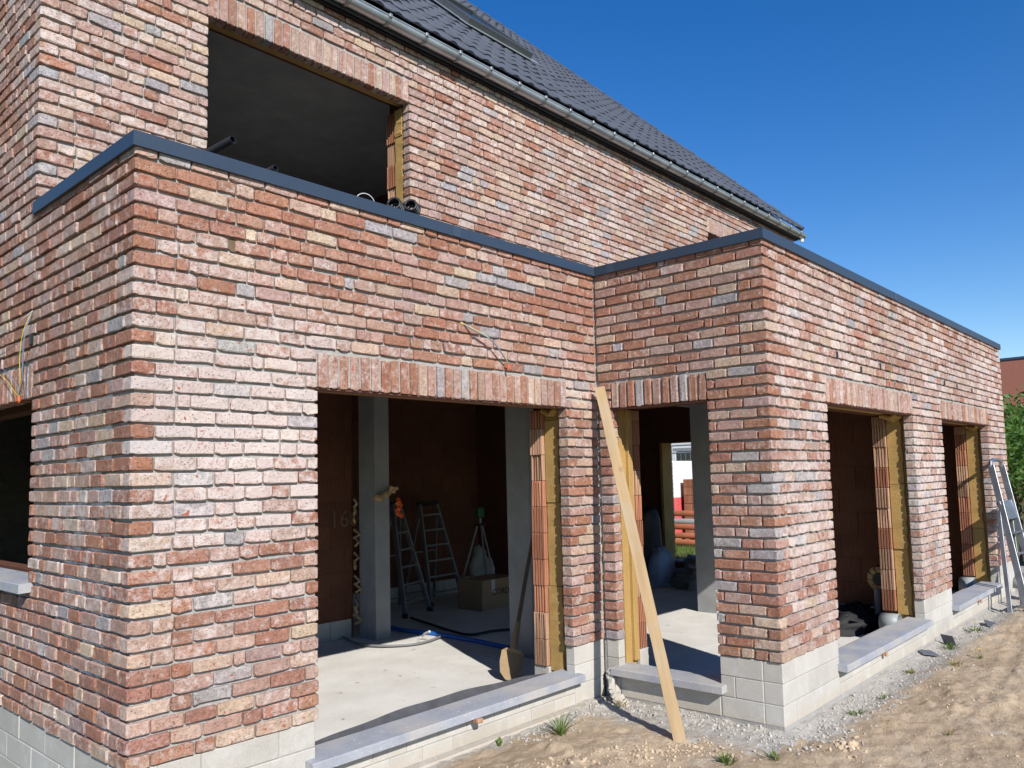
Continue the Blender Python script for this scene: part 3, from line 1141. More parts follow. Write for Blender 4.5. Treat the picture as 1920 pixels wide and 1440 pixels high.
# ribbed clay blocks and insulation boards showing in the right-hand reveals
def ribbed(x0, y0, y1, z0, z1, broken):
    """end of a hollow block: vertical webs with slots between"""
    n = 5
    pts = []
    w = (y1 - y0) / (2 * n - 1)
    dp = R_.uniform(.012, .022)
    for k in range(2 * n - 1):
        xx = x0 + (0 if k % 2 == 0 else dp) + R_.uniform(0, .006 if broken else .001)
        pts += [(xx, y0 + k * w), (xx, y0 + (k + 1) * w)]
    pts += [(x0 + .19, y1), (x0 + .19, y0)]
    m_ = len(pts)
    v = [(x, y, z0) for x, y in pts] + [(x + (R_.uniform(-.004, .004) if broken else 0), y, z1) for x, y in pts]
    f = [(i, i + m_, (i + 1) % m_ + m_, (i + 1) % m_) for i in range(m_)] + [tuple(range(m_)), tuple(range(2 * m_ - 1, m_ - 1, -1))]
    return v, f


def reveal(x0, yp, z0, z1, layers=(I0, I1, C0, C1), bh=.19, ioff=.032):
    i0, i1, c0, c1 = layers
    z, k = z0, 0
    while z < z1 - .02:
        zz = min(z + bh, z1)
        broken = R_.random() < .5
        v, f = ribbed(x0 + R_.uniform(-.012, .004), yp + c0, yp + c1, z + .002, zz - .002, broken)
        mesh('clay_block', v, f, M['claydust'] if R_.random() < .33 else M['clay'], house)
        z = zz
        k += 1
    z = z0 - .03
    while z < z1 - .02:
        zz = min(z + .6, z1)
        n = 10
        v, f = [], []
        off = R_.uniform(-.006, .006)
        for i in range(n + 1):
            zc = z + .002 + (zz - z - .004) * i / n
            wob = R_.uniform(-.004, .004)
            xx = x0 + ioff + off
            v += [(xx + wob, yp + i0 + R_.uniform(0, .02), zc), (xx + wob * .5, yp + i1 + R_.uniform(-.004, 0), zc), (xx + .1, yp + i1 + .0, zc), (xx + .1, yp + i0, zc)]
        for i in range(n):
            for q in range(4):
                f.append((i * 4 + q, i * 4 + 4 + q, i * 4 + 4 + (q + 1) % 4, i * 4 + (q + 1) % 4))
        f += [(0, 1, 2, 3), (n * 4 + 3, n * 4 + 2, n * 4 + 1, n * 4)]
        mesh('insulation_board', v, f, M['foam'], house)
        z = zz


reveal(aR + .015, 0, -.17, ZL + .0)
reveal(b1[1] + .012, YB, -.13, ZL)
reveal(b2[1] + .012, YB, -.13, ZL)
reveal(m1[1] + .02, YM, 2.86, ZLM - .012, (.098, .20, .207, .315), ioff=-.012)
# far reveal of the small window in the wing side wall: faces the sun
z = -.11
while z < ZL - .02:
    zz = min(z + .19, ZL)
    v, f = ribbed(0, .262, .372, z + .002, zz - .002, R_.random() < .5)
    v = [(XS + y, sR + .0 + x, zc) for x, y, zc in v]
    mesh('clay_block', v, [tuple(reversed(q)) for q in f], M['claydust'] if R_.random() < .4 else M['clay'], house)
    z = zz
MB().box(XS + .20, XS + .256, sR - .008, sR + .08, -.18, ZL, .004).build('insulation_board', M['foam'], house)
# pale blocks under the jamb stacks
for (x, y) in ((aR + .02, 0), (b1[1] + .015, YB), (b2[1] + .015, YB)):
    MB().box(x, x + .19, y + C0 - .01, y + C1 + .02, ZF, -.175, .004).build('concrete_block', M['block'], plinth)
MB().box(XS + .262, XS + .38, sR - .01, sR + .18, ZF, -.112, .004).build('concrete_block', M['block'], plinth)
# crumpled foam sealing at the window heads
for (x, y, w) in ((b1[1] - .20, YB + .10, .22), (b2[1] - .06, YB + .10, .10), (aR + .0, .11, .05)):
    bm = MB()
    for k in range(7):
        t = k / 6
        bm.tube([(x + t * w, y + .01 + R_.uniform(-.02, .02), ZL - .005), (x + t * w + R_.uniform(-.02, .02), y + .05 + R_.uniform(-.02, .03), ZL - .03 - R_.uniform(0, .025)), (x + t * w, y + .13, ZL - .008)], .016 + R_.uniform(0, .008), 6)
    bm.build('foam_bead', M['foam'], house)
# expanding foam between the partition and the inner column
bm = MB()
for k in range(16):
    z = -.25 + k * .078
    if k in (3, 6, 9, 12):
        continue
    bm.tube([(3.59, 3.28 - R_.uniform(0, .04), z), (3.575 + R_.uniform(-.03, .02), 3.2 + R_.uniform(-.05, .03), z + .04), (3.585, 3.26, z + .085)], .010 + R_.uniform(0, .012), 6)
for k in range(9):
    bm.tube([(3.60 + k * .03, 2.93 + R_.uniform(-.02, .02), .98 + k * .012 + R_.uniform(-.02, .03)), (3.62 + k * .03, 2.90 + R_.uniform(-.03, .02), 1.02 + k * .014 + R_.uniform(-.03, .03))], .02 + R_.uniform(0, .016), 6)
tag(bm.build('foam_bead', M['pufoam'], house), kind='stuff')
bm = MB()
for k in range(5):
    bm.tube([(3.84 + R_.uniform(-.02, .02), 2.88, 1.0 - k * .035), (3.855 + R_.uniform(-.03, .03), 2.86 + R_.uniform(-.03, .03), .96 - k * .035)], .024, 6)
bm.build('conduit_end', M['orange'], house)

# weep vents above the lintels, and a dark plug painted for a hole's shade
wv = [(5.129, 1.99), (4.62, 2.055), (5.61, 2.0), (7.62, 2.02), (8.12, 2.02), (8.78, 2.0), (9.5, 1.97)]
for (x, z) in wv:
    zj = round(z / P) * P
    MB().box(x - .014, x + .014, YB - .006, YB + .02, zj + .002, zj + .048, .003).build('weep_vent', M['black'], house)
for (y, z) in ((1.29, 1.99), (1.84, 1.93)):
    MB().box(-.012, .02, y - .014, y + .014, z - .02, z + .034, .003).build('weep_vent', M['black'], house)
hp = MB()
hp.tube([(hole_at[0] - .002, RC - .006, hole_at[1]), (hole_at[0] - .002, RC + .03, hole_at[1] - .004)], [.034, .022], 10)
hp.build('hole_shade_plug', M['handle'], house)  # solid plug; its dark brown stands in for the shade inside the hole

# ------------------------------------------------------------------ roof
PITCH_T = .944
roof_n = Vector((0, -PITCH_T, 1)).normalized()
roof_d = Vector((0, 1, PITCH_T)).normalized()
RY0, RZ0 = 1.172, 4.868


def on_roof(x, s, h=0.0):
    return Vector((x, RY0, RZ0)) + roof_d * s + roof_n * h


roof = MB()
SL = 9.9
q = [on_roof(-.12, .02, -.05), on_roof(XE + .12, .02, -.05), on_roof(XE + .12, SL, -.05), on_roof(-.12, SL, -.05)]
top = Vector(q[2])
roof.add(q + [p + Vector((0, 0, -.12)) for p in q], [(0, 1, 2, 3), (7, 6, 5, 4), (0, 4, 5, 1), (1, 5, 6, 2), (2, 6, 7, 3), (3, 7, 4, 0)])
qb = [(-.12, top.y + (top.y - RY0), RZ0 - .05), (XE + .12, top.y + (top.y - RY0), RZ0 - .05)]
roof.add([q[3], q[2], qb[1], qb[0]], [(0, 1, 2, 3)])
# gable triangles closing the roof space
for x in (.30, XE - .06):
    roof.add([(x, YM, 4.7), (x, top.y, top.z - .1), (x, 2 * top.y - YM, 4.7)], [(0, 1, 2)])
roof_o = roof.build('roof', M['tile'], house)
TW, TG = .40, .495
prof = []
for r in range(2):
    c0 = r * .2
    prof += [(c0 + .0, 0), (c0 + .085, 0), (c0 + .105, .005), (c0 + .125, .014), (c0 + .148, .018), (c0 + .172, .014), (c0 + .192, .004)]
prof.append((.402, 0))
k = len(prof)


def tile_mesh():
    v, f = [], []
    L = TG + .05
    for (s, hh) in ((0, .015), (L, .002)):
        v += [(x, s, hh + z) for x, z in prof]
    v += [(x, .003, .015 + z - .012 - (.011 if z > .012 else 0)) for x, z in prof]
    f += [(i, i + 1, k + i + 1, k + i) for i in range(k - 1)]
    f += [(i + 1, i, 2 * k + i, 2 * k + i + 1) for i in range(k - 1)]
    me = bpy.data.meshes.new('roof_tile')
    me.from_pydata(v, [], f)
    me.materials.append(M['tile'])
    for p in me.polygons:
        p.use_smooth = p.index < k - 1
    me.update()
    return me


tm = tile_mesh()
RM = Matrix((Vector((1, 0, 0)), roof_d, roof_n)).transposed().to_4x4()
sl_x0, sl_x1, sl_s0, sl_s1 = 5.28, 6.50, 2.80, 4.35
tiles = []
for r in range(int(SL / TG)):
    for c_ in range(26):
        x = -.05 + c_ * TW
        s = r * TG
        if sl_x0 - .25 < x + .2 < sl_x1 + .2 and sl_s0 - .05 < s + .1 < sl_s1:
            continue
        Mt = Matrix.Translation(on_roof(x, s + R_.uniform(-.006, .006), R_.uniform(-.003, .004))) @ RM @ Matrix.Rotation(R_.uniform(-.006, .006), 4, 'Y')
        p = project(Mt.translation + Vector((.2, 0, .03)))
        vis = 1 / p[2] ** 2 if (0 < p[0] < 1920 and -60 < p[1] < 1440 and p[2] > 0) else 0
        tiles.append((vis, Mt))
tiles.sort(key=lambda t: -t[0])
for vis, Mt in tiles[:300]:
    o = bpy.data.objects.new('roof_tile', tm)
    COL.objects.link(o)
    o.parent = roof_o
    o.matrix_parent_inverse = Matrix.Identity(4)
    o.matrix_local = Mt
mb = MB()
tv = [Vector(v.co) for v in tm.vertices]
tf = [tuple(p.vertices) for p in tm.polygons]
for vis, Mt in tiles[300:]:
    mb.add([Mt @ v for v in tv], tf)
ro = mb.build('roof_tiles', M['tile'], roof_o)
tag(ro, kind='stuff')
# verge pieces along the right-hand edge
mb = MB()
for r in range(int(SL / TG)):
    a, b = on_roof(XE + .05, r * TG, .022), on_roof(XE + .05, r * TG + TG + .03, .012)
    mb.tube([a, b], [.036, .033], 8)
mb.build('verge', M['tile'], roof_o)
# roof window
rw = MB()
for (a, b, c_, d_, h0, h1) in ((sl_x0, sl_x1, sl_s0, sl_s0 + .09, .0, .13), (sl_x0, sl_x1, sl_s1 - .09, sl_s1, .0, .15), (sl_x0, sl_x0 + .08, sl_s0 + .09, sl_s1 - .09, .0, .135), (sl_x1 - .08, sl_x1, sl_s0 + .09, sl_s1 - .09, .0, .135)):
    Mt = Matrix.Translation(on_roof(0, 0)) @ RM
    rw.box(a, b, c_, d_, h0, h1, .008, Mt)
rwo = rw.build('roof_window', M['frame'], house)
MB().box(sl_x0 + .08, sl_x1 - .08, sl_s0 + .09, sl_s1 - .09, .09, .112, 0, Matrix.Translation(on_roof(0, 0)) @ RM).build('pane', M['glass'], rwo)
MB().box(sl_x0 - .12, sl_x1 + .12, sl_s0 - .16, sl_s0 + .0, .046, .054, 0, Matrix.Translation(on_roof(0, 0)) @ RM).build('flashing', M['zinc'], rwo)
MB().box(sl_x0 - .10, sl_x0 - .005, sl_s0, sl_s1 + .1, .05, .056, 0, Matrix.Translation(on_roof(0, 0)) @ RM).build('flashing', M['zinc'], rwo)
MB().box(sl_x1 + .005, sl_x1 + .12, sl_s0, sl_s1 + .1, .05, .056, 0, Matrix.Translation(on_roof(0, 0)) @ RM).build('flashing', M['zinc'], rwo)
# fascia, soffit and gutter
fb = MB()
fb.box(-.1, XE + .07, YM - .045, YM + .05, ZEAVE + .006, 4.86)
fb.build('fascia', M['fascia'], house)
GC = (1.172, 4.792)
GR = .052
gv, gf = [], []
nseg = 14
gx = [-.2, XE + .10]
for x in gx:
    for rr in (GR, GR - .004):
        for i in range(nseg + 1):
            a = math.pi + math.pi * i / nseg
            gv.append((x, GC[0] + math.cos(a) * rr, GC[1] + math.sin(a) * rr))
m_ = nseg + 1
for i in range(nseg):
    gf.append((i, i + 1, 2 * m_ + i + 1, 2 * m_ + i))
    gf.append((m_ + i + 1, m_ + i, 3 * m_ + i, 3 * m_ + i + 1))
gut = mesh('gutter', gv, gf, M['zinc'], house, smooth=True)
MB().tube([(gx[0], GC[0] - GR, GC[1] + .004), (gx[1], GC[0] - GR, GC[1] + .004)], .007, 8).build('rolled_rim', M['zinc'], gut)
v = [(gx[1], GC[0] + math.cos(math.pi + math.pi * i / nseg) * GR, GC[1] + math.sin(math.pi + math.pi * i / nseg) * GR) for i in range(m_)]
v2 = [(x + .004, y, z) for x, y, z in v]
mesh('stop_end', v + v2, [tuple(range(m_)), tuple(range(2 * m_ - 1, m_ - 1, -1))] + [(i, m_ + i, m_ + i + 1, i + 1) for i in range(m_ - 1)], M['zinc'], gut)
x = 2.374 - .378 * 6
while x < XE + .05:
    v, f = [], []
    for xx in (x - .016, x + .016):
        for i in range(nseg + 1):
            a = math.pi * .96 + math.pi * 1.02 * i / nseg
            v.append((xx, GC[0] + math.cos(a) * (GR + .006), GC[1] + math.sin(a) * (GR + .006)))
    f = [(i, i + 1, m_ + i + 1, m_ + i) for i in range(nseg)]
    br = mesh('bracket', v, f, M['strap'], gut)
    MB().box(x - .014, x + .014, GC[0] - GR - .016, GC[0] - GR + .014, GC[1] - .012, GC[1] + .016, .003).build('clip', M['strap'], br)
    x += .378
MB().tube([(XE + .06, GC[0] + .01, GC[1] - GR + .01), (XE + .06, GC[0] + .01, GC[1] - GR - .05)], .026, 12).build('outlet', M['white'], gut)

# ------------------------------------------------------------------ ground
PRINTS = [(2.9 + k_ * .36 + R_.uniform(-.06, .06), -2.35 + .16 * (k_ % 2) + .035 * k_ + R_.uniform(-.05, .05), .15 + R_.uniform(-.3, .3)) for k_ in range(15)]
PRINTS += [(3.1 + R_.uniform(0, 5), -1.75 - R_.uniform(0, 1.0), R_.uniform(0, 3.1)) for _ in range(16)]


def ground_h(x, y):
    base = -.415 + .02 * fbm(x, y, .7, 3, 1) + .014 * fbm(x, y, 3.0, 3, 2) + .009 * fbm(x, y, 14, 3, 3)
    cl = np.clip(fbm(x, y, 8.0, 3, 4) - .05, 0, 1)
    rough = np.clip(fbm(x, y, 1.1, 2, 8) * 1.6 + .3, 0, 1)
    base = base + cl * .05 * rough
    base = base + .05 * np.exp(-(((x - 2.0) / .75) ** 2 + ((y + .75) / .38) ** 2)) * (1 + .5 * fbm(x, y, 9, 3, 6))
    base = base + .03 * np.exp(-(((x - 5.2) / 1.0) ** 2 + ((y + 2.1) / .3) ** 2)) * (1 + .8 * fbm(x, y, 7, 3, 7))
    base = base - .03 * np.exp(-((y + 1.47) / .12) ** 2) * (x > 3.2)
    # boot prints and a wheelbarrow rut
    for (fx, fy, fa) in PRINTS:
        u = (x - fx) * math.cos(fa) + (y - fy) * math.sin(fa)
        w = -(x - fx) * math.sin(fa) + (y - fy) * math.cos(fa)
        q = (u / .135) ** 4 + (w / .05) ** 4
        base = base - .009 * np.exp(-q) + .003 * np.exp(-((q - 1.6) / .8) ** 2)
    rut = y + 2.15 - .12 * np.sin(x * .9) - .03 * x
    base = base - .006 * np.exp(-(rut / .045) ** 4) + .003 * np.exp(-((np.abs(rut) - .075) / .025) ** 2)
    base = base + .007 * fbm(x, y, 26, 2, 21) + .012 * np.clip(fbm(x, y, 17, 2, 23) - .2, 0, 1)
    return base


xs_ = np.concatenate([np.linspace(-2, 1.2, 24)[:-1], np.linspace(1.2, 7.0, 300), np.linspace(7.0, 14.0, 160)[1:]])
ys_ = np.concatenate([np.linspace(-6, -3.2, 24)[:-1], np.linspace(-3.2, .25, 190)])
X, Y = np.meshgrid(xs_, ys_)
H = ground_h(X, Y)
edge = np.minimum.reduce([(X + 2) / .5, (14.0 - X) / .5, (Y + 6) / .5, np.full_like(X, 1)])
H = np.where(edge < 1, H * edge + (-.52) * (1 - edge), H)
ny, nx = X.shape
idx = np.arange(ny * nx).reshape(ny, nx)
fq = np.stack([idx[:-1, :-1], idx[:-1, 1:], idx[1:, 1:], idx[1:, :-1]], -1).reshape(-1, 4).tolist()
# grey rubble strip: distance in front of the nearest wall
dA = np.where(X < XS, -Y, -(Y - YB))
dS = np.where((X < XS) & (Y > YB - .1), XS - X, 9)
dd = np.minimum(np.where(X < XS, dA * 1.6, dA), dS * .62)
grey = np.clip(1.0 - dd / .55, 0, 1)
grey = np.where((X < 2.45), np.clip(grey * .75 + .0, 0, 1) * (dA < .30), grey)
gobj = mesh('ground', np.stack([X, Y, H], -1).reshape(-1, 3), fq, M['ground'], smooth=True, attrs={'grey': ('FLOAT', grey.ravel())})
tag(gobj, kind='structure')
fo = mesh('far_ground', [(-400, -400, -.50), (400, -400, -.50), (400, 400, -.50), (-400, 400, -.50)], [(0, 1, 2, 3)], M['meadow'])
tag(fo, kind='structure')

# rubble along the foot of the walls and clods in the sand
ico = bmesh.new()
bmesh.ops.create_icosphere(ico, subdivisions=1, radius=1)
iv = np.array([v.co[:] for v in ico.verts])
ifc = [tuple(v.index for v in f.verts) for f in ico.faces]
ico.free()


def scatter(name, pts, rad, mat):
    V, F = [], []
    for i, ((x, y), r) in enumerate(zip(pts, rad)):
        z = float(ground_h(np.array([x]), np.array([y]))[0])
        s = NP.uniform(.55, 1.25, 3) * r
        w = iv * (1 + NP.normal(0, .16, (12, 1))) * s
        a = NP.uniform(0, 6.28)
        w[:, :2] = w[:, :2] @ np.array([[math.cos(a), -math.sin(a)], [math.sin(a), math.cos(a)]])
        V.append(w + np.array([x, y, z + r * .22]))
        F += [tuple(q + 12 * i for q in f) for f in ifc]
    return tag(mesh(name, np.concatenate(V), F, mat), kind='stuff')


pts, rad = [], []
for _ in range(1000):
    x = XS + (XE + 1 - XS) * R_.random() ** 1.6
    pts.append((x, YB - .02 - abs(R_.gauss(0, .17))))
    rad.append(R_.uniform(.003, .010) * (1.6 if R_.random() < .12 else 1))
for _ in range(420):
    pts.append((XS - .02 - abs(R_.gauss(0, .16)), R_.uniform(YB - .25, -.03)))
    rad.append(R_.uniform(.003, .011) * (1.7 if R_.random() < .12 else 1))
for _ in range(260):
    pts.append((R_.uniform(2.2, XS), -.06 - abs(R_.gauss(0, .12))))
    rad.append(R_.uniform(.003, .010))
o = scatter('rubble', pts, rad, M['stone_bit'])
tag(o, 'pale stone and mortar rubble strewn along the foot of the walls', 'rubble')
pts, rad = [], []
for _ in range(2200):
    x, y = R_.uniform(2.6, 9.5), R_.uniform(-3.1, -1.62)
    if float(fbm(np.array([x]), np.array([y]), 1.1, 2, 8)[0]) < -.15 and R_.random() < .85:
        continue
    pts.append((x, y))
    rad.append(R_.uniform(.002, .0065) * (2.0 if R_.random() < .05 else 1))
for _ in range(500):
    t = R_.random()
    pts.append((1.5 + t * 1.4 + R_.gauss(0, .1), -.28 - t * .75 - abs(R_.gauss(0, .16))))
    rad.append(R_.uniform(.003, .009) * (1.9 if R_.random() < .1 else 1))
for _ in range(26):
    pts.append((R_.gauss(3.35, .08), R_.gauss(-1.72, .06)))
    rad.append(R_.uniform(.006, .022))
o = scatter('soil_clods', pts, rad, M['clod'])
tag(o, 'crumbly tan sand clods scattered over the loose sandy soil', 'soil')
# mortar droppings in the inner corner
bm = MB()
for k in range(26):
    t = k / 25
    x = XS - .035 - .05 * t * t + R_.uniform(-.012, .012)
    y = -.045 - .16 * t * t + R_.uniform(-.012, .012)
    z = -.20 - .21 * t
    bm.tube([(x, y, z), (x + R_.uniform(-.02, .02), y + R_.uniform(-.02, .02), z - .03)], [.012 + .022 * t, .016 + .022 * t], 6)
o = bm.build('mortar_droppings', M['block'])
tag(o, 'whitish mortar droppings piled in the inner corner behind the leaning board', 'mortar', kind=None)

# ------------------------------------------------------------------ leaning board
a = Vector((2.815, -.955, -.44))
b = Vector((3.335, -.070, 1.835))
bl = empty('wooden_board', tuple(a), 'long wooden board leaning into the inner corner of the brick walls', 'board')
d = (b - a)
L = d.length
d.normalize()
s = Vector((.55, -.83, 0))
s = (s - d * s.dot(d)).normalized()
nn = d.cross(s)
Mb = Matrix((s, nn, d)).transposed().to_4x4()
Mb.translation = a
bb = MB()
n = 24
v, f = [], []
for i in range(n + 1):
    t = i / n
    w0, w1 = -.037 + R_.uniform(-.0012, .0012), .037 + R_.uniform(-.0012, .0012)
    bow = .012 * math.sin(math.pi * t)
    v += [(w0, -.012 + bow, t * L), (w1, -.012 + bow, t * L), (w1, .012 + bow, t * L), (w0, .012 + bow, t * L)]
for i in range(n):
    for q in range(4):
        f.append((i * 4 + q, i * 4 + (q + 1) % 4, i * 4 + 4 + (q + 1) % 4, i * 4 + 4 + q))
f += [(3, 2, 1, 0), (n * 4, n * 4 + 1, n * 4 + 2, n * 4 + 3)]
po = mesh('plank', v, f, M['wood'])
po.parent = bl
po.matrix_parent_inverse = Matrix.Identity(4)
po.matrix_local = Matrix.Translation(-a) @ Mb

# ------------------------------------------------------------------ ladders
def ladder(name, fl_, fr, tl, tr, rungs, mat, label, rear=None, step=.02, group=None, rail=(.06, .022), root=None):
    fl_, fr, tl, tr = map(Vector, (fl_, fr, tl, tr))
    o = empty(name, tuple((fl_ + fr) / 2), label, 'ladder', group)
    side = (fr - fl_).normalized()
    nrm = side.cross((tl - fl_).normalized())
    for p, q in ((fl_, tl), (fr, tr)):
        MB().bar(p, q, rail[1], rail[0], side).build('rail', mat, o)
        MB().bar(p - (q - p).normalized() * .02, p + (q - p).normalized() * .05, rail[1] + .012, rail[0] + .01, side).build('foot', M['black'], o)
    for i in range(rungs):
        t = (i + .8) / (rungs + .6)
        MB().bar(fl_.lerp(tl, t), fr.lerp(tr, t), .055, .022, nrm).build('rung', mat, o)
    if rear:
        rl, rr_ = map(Vector, rear)
        for p, q in ((rl, tl.lerp(fl_, .04)), (rr_, tr.lerp(fr, .04))):
            MB().bar(p, q, .02, .04, side).build('rear_leg', mat, o)
        for t in (.08, .5):
            MB().bar(rl.lerp(tl, t), rr_.lerp(tr, t), .035, .018, nrm).build('brace', mat, o)
        MB().bar(tl, tr, .12, .05, nrm).build('top_cap', M['black'], o)
    return o


ladder('stepladder', (4.62, 3.70, ZF), (5.13, 3.84, ZF), tuple(pix(735, 945, 'Y', 4.15)), tuple(pix(747, 942, 'Y', 4.18)), 6, M['aludull'],
       'aluminium stepladder half hidden behind the concrete column inside', rear=((4.72, 4.45, ZF), (5.2, 4.5, ZF)), group='stepladders inside the room')
ladder('stepladder', (5.36, 4.08, ZF), (5.96, 4.12, ZF), tuple(pix(787, 945, 'Y', 4.42)), tuple(pix(817, 942, 'Y', 4.44)), 6, M['aludull'],
       'aluminium stepladder standing alone against the shaded clay wall inside', rear=((5.4, 4.68, ZF), (5.95, 4.68, ZF)), group='stepladders inside the room')
# big ladder outside, leaning on the last pier
o = empty('leaning_ladder', (10.1, -2.0, -.42), 'tall aluminium ladder leaning on the far end of the brick wing', 'ladder')
A1 = pix(1858, 872, 'Y', -1.40)
Am = pix(1919, 1114, 'Y', -1.69)
A0 = A1 + (Am - A1) * ((A1.z + .43) / (A1.z - Am.z))
B1, B0 = A1 + Vector((.42, -.03, 0)), A0 + Vector((.52, -.03, 0))
for p, q in ((A0, A1), (B0, B1)):
    MB().bar(p, q, .028, .068, (1, 0, 0)).build('rail', M['alu'], o)
    MB().bar(p, p.lerp(q, .03), .045, .085, (1, 0, 0)).build('foot', M['black'], o)
hoop = [A1 + Vector((0, 0, -.02)), A1 + Vector((.02, .004, .035)), A1.lerp(B1, .25) + Vector((0, .006, .06)), A1.lerp(B1, .75) + Vector((0, .006, .06)), B1 + Vector((-.02, .004, .035)), B1 + Vector((0, 0, -.02))]
MB().tube(hoop, .022, 8).build('hoop', M['alu'], o)
for t in (.1, .24, .38, .52):
    MB().bar(A0.lerp(A1, t), B0.lerp(B1, t), .10, .02, (0, 1, -.3)).build('tread', M['alu'], o)
MB().bar(A0.lerp(A1, .68), B0.lerp(B1, .68), .22, .03, (0, .33, 1)).build('tool_tray', M['alu'], o)
for p, q in ((A0, A1), (B0, B1)):
    MB().bar(p + Vector((-.06, .16, .0)), p.lerp(q, .68) + Vector((0, .04, 0)), .024, .045, (1, 0, 0)).build('rear_leg', M['alu'], o)

# ------------------------------------------------------------------ things inside
# shovel against the column
st = pix(952, 1276, 'Z', ZF + .005)
hd = pix(1004, 985, 'Y', st.y + .12)
o = empty('shovel', tuple(st), 'sandy shovel with a dark handle standing against the concrete column in the doorway', 'shovel')
dirv = (hd - st).normalized()
side = Vector((.80, -.60, 0))
side = (side - dirv * side.dot(dirv)).normalized()
nn = dirv.cross(side)
v, f = [], []
outline = [(u * .82, w * .8) for u, w in [(-.03, 0), (-.09, .06), (-.112, .16), (-.112, .27), (-.07, .30), (.07, .30), (.112, .27), (.112, .16), (.09, .06), (.03, 0)]]
for k_, off in enumerate((0, .004)):
    for (u, w) in outline:
        v.append(st + side * u + dirv * w + nn * (off - .03 * (1 - (u / .12) ** 2)))
m_ = len(outline)
f = [(0, 1, 8, 9), (1, 2, 7, 8), (2, 3, 6, 7), (3, 4, 5, 6)]
f += [tuple(m_ + i for i in reversed(q)) for q in f] + [(i, m_ + i, m_ + (i + 1) % m_, (i + 1) % m_) for i in range(m_)]
mesh('blade', v, f, M['shovel'], o)
MB().tube([st + dirv * .24, st + dirv * .46], [.03, .022], 8).build('socket', M['shovel'], o)
MB().tube([st + dirv * .44, st + dirv * .9 + nn * .015, hd], .018, 8).build('handle', M['handle'], o)


def hose(name, pts, r, mat, label, cat, n=8, smooth=True):
    """smooth curve through points"""
    pts = [Vector(p) for p in pts]
    out = []
    for i in range(len(pts) - 1):
        p0, p1, p2, p3 = pts[max(i - 1, 0)], pts[i], pts[i + 1], pts[min(i + 2, len(pts) - 1)]
        for k_ in range(6):
            t = k_ / 6
            out.append(.5 * ((2 * p1) + (-p0 + p2) * t + (2 * p0 - 5 * p1 + 4 * p2 - p3) * t * t + (-p0 + 3 * p1 - 3 * p2 + p3) * t ** 3))
    out.append(pts[-1])
    o = MB().tube(out, r, n).build(name, mat, smooth=smooth)
    if label:
        tag(o, label, cat)
    return o


z = ZF + .022
fp = lambda px, py, dz=.0: pix(px, py, 'Z', z + dz)
hose('blue_hose', [fp(715, 1172), fp(760, 1182), fp(815, 1188), fp(850, 1194), fp(900, 1203), fp(960, 1216), fp(1010, 1228)], .022, M['blue'], 'blue plastic pipe lying across the floor behind the doorway', 'pipe')
hose('grey_cable', [fp(640, 1192), fp(668, 1206), fp(710, 1211), fp(765, 1209), fp(800, 1203), fp(828, 1193)], .012, M['cable'], 'dark grey cable coiled around the foot of the inner column', 'cable')
hose('pale_cable', [fp(720, 1210), fp(775, 1206), fp(788, 1196), fp(797, 1188, .05), fp(806, 1184, .08)], .012, M['cablelt'], 'pale grey cable end curling up in the sunlight on the floor', 'cable')
hose('floor_cable', [fp(770, 1158), fp(800, 1168), fp(840, 1181), fp(880, 1190), fp(925, 1183), fp(960, 1180)], .014, M['black'], 'black cable lying in the shade across the room floor', 'cable')
# cardboard box with lettering
bx0 = pix(905, 1147, 'Z', ZF)
o = empty('cardboard_box', tuple(bx0), 'brown cardboard box with black lettering standing in the dark room', 'box')
MB().box(bx0.x, bx0.x + .62, bx0.y, bx0.y + .42, ZF, ZF + .36, .006).build('carton', M['card'], o)
MB().box(bx0.x + .16, bx0.x + .22, bx0.y - .002, bx0.y, ZF + .2, ZF + .355).build('tape', M['cablelt'], o)
fc = bpy.data.curves.new('lettering', 'FONT')
fc.body = 'CORDE'
fc.size = .105
fc.extrude = .0008
fo_ = bpy.data.objects.new('tmp_text', fc)
COL.objects.link(fo_)
bpy.context.view_layer.update()
tmh = bpy.data.meshes.new_from_object(fo_.evaluated_get(bpy.context.evaluated_depsgraph_get()))
bpy.data.objects.remove(fo_)
tmh.transform(Matrix.Translation((bx0.x + .17, bx0.y - .003, ZF + .17)) @ Matrix.Rotation(math.pi / 2, 4, 'X'))
tmh.materials.clear()
tmh.materials.append(M['ink'])
lo_ = bpy.data.objects.new('lettering', tmh)
link(lo_, o)
fc2 = bpy.data.curves.new('chalk', 'FONT')
fc2.body = '160'
fc2.size = .24
fo_ = bpy.data.objects.new('tmp_text', fc2)
COL.objects.link(fo_)
bpy.context.view_layer.update()
tmh = bpy.data.meshes.new_from_object(fo_.evaluated_get(bpy.context.evaluated_depsgraph_get()))
bpy.data.objects.remove(fo_)
cp_ = pix(618, 990, 'Y', 3.294)
tmh.transform(Matrix.Translation(cp_) @ Matrix.Rotation(math.pi / 2, 4, 'X'))
tmh.materials.clear()
tmh.materials.append(M['chalk'])
link(bpy.data.objects.new('chalk_figures', tmh), house)
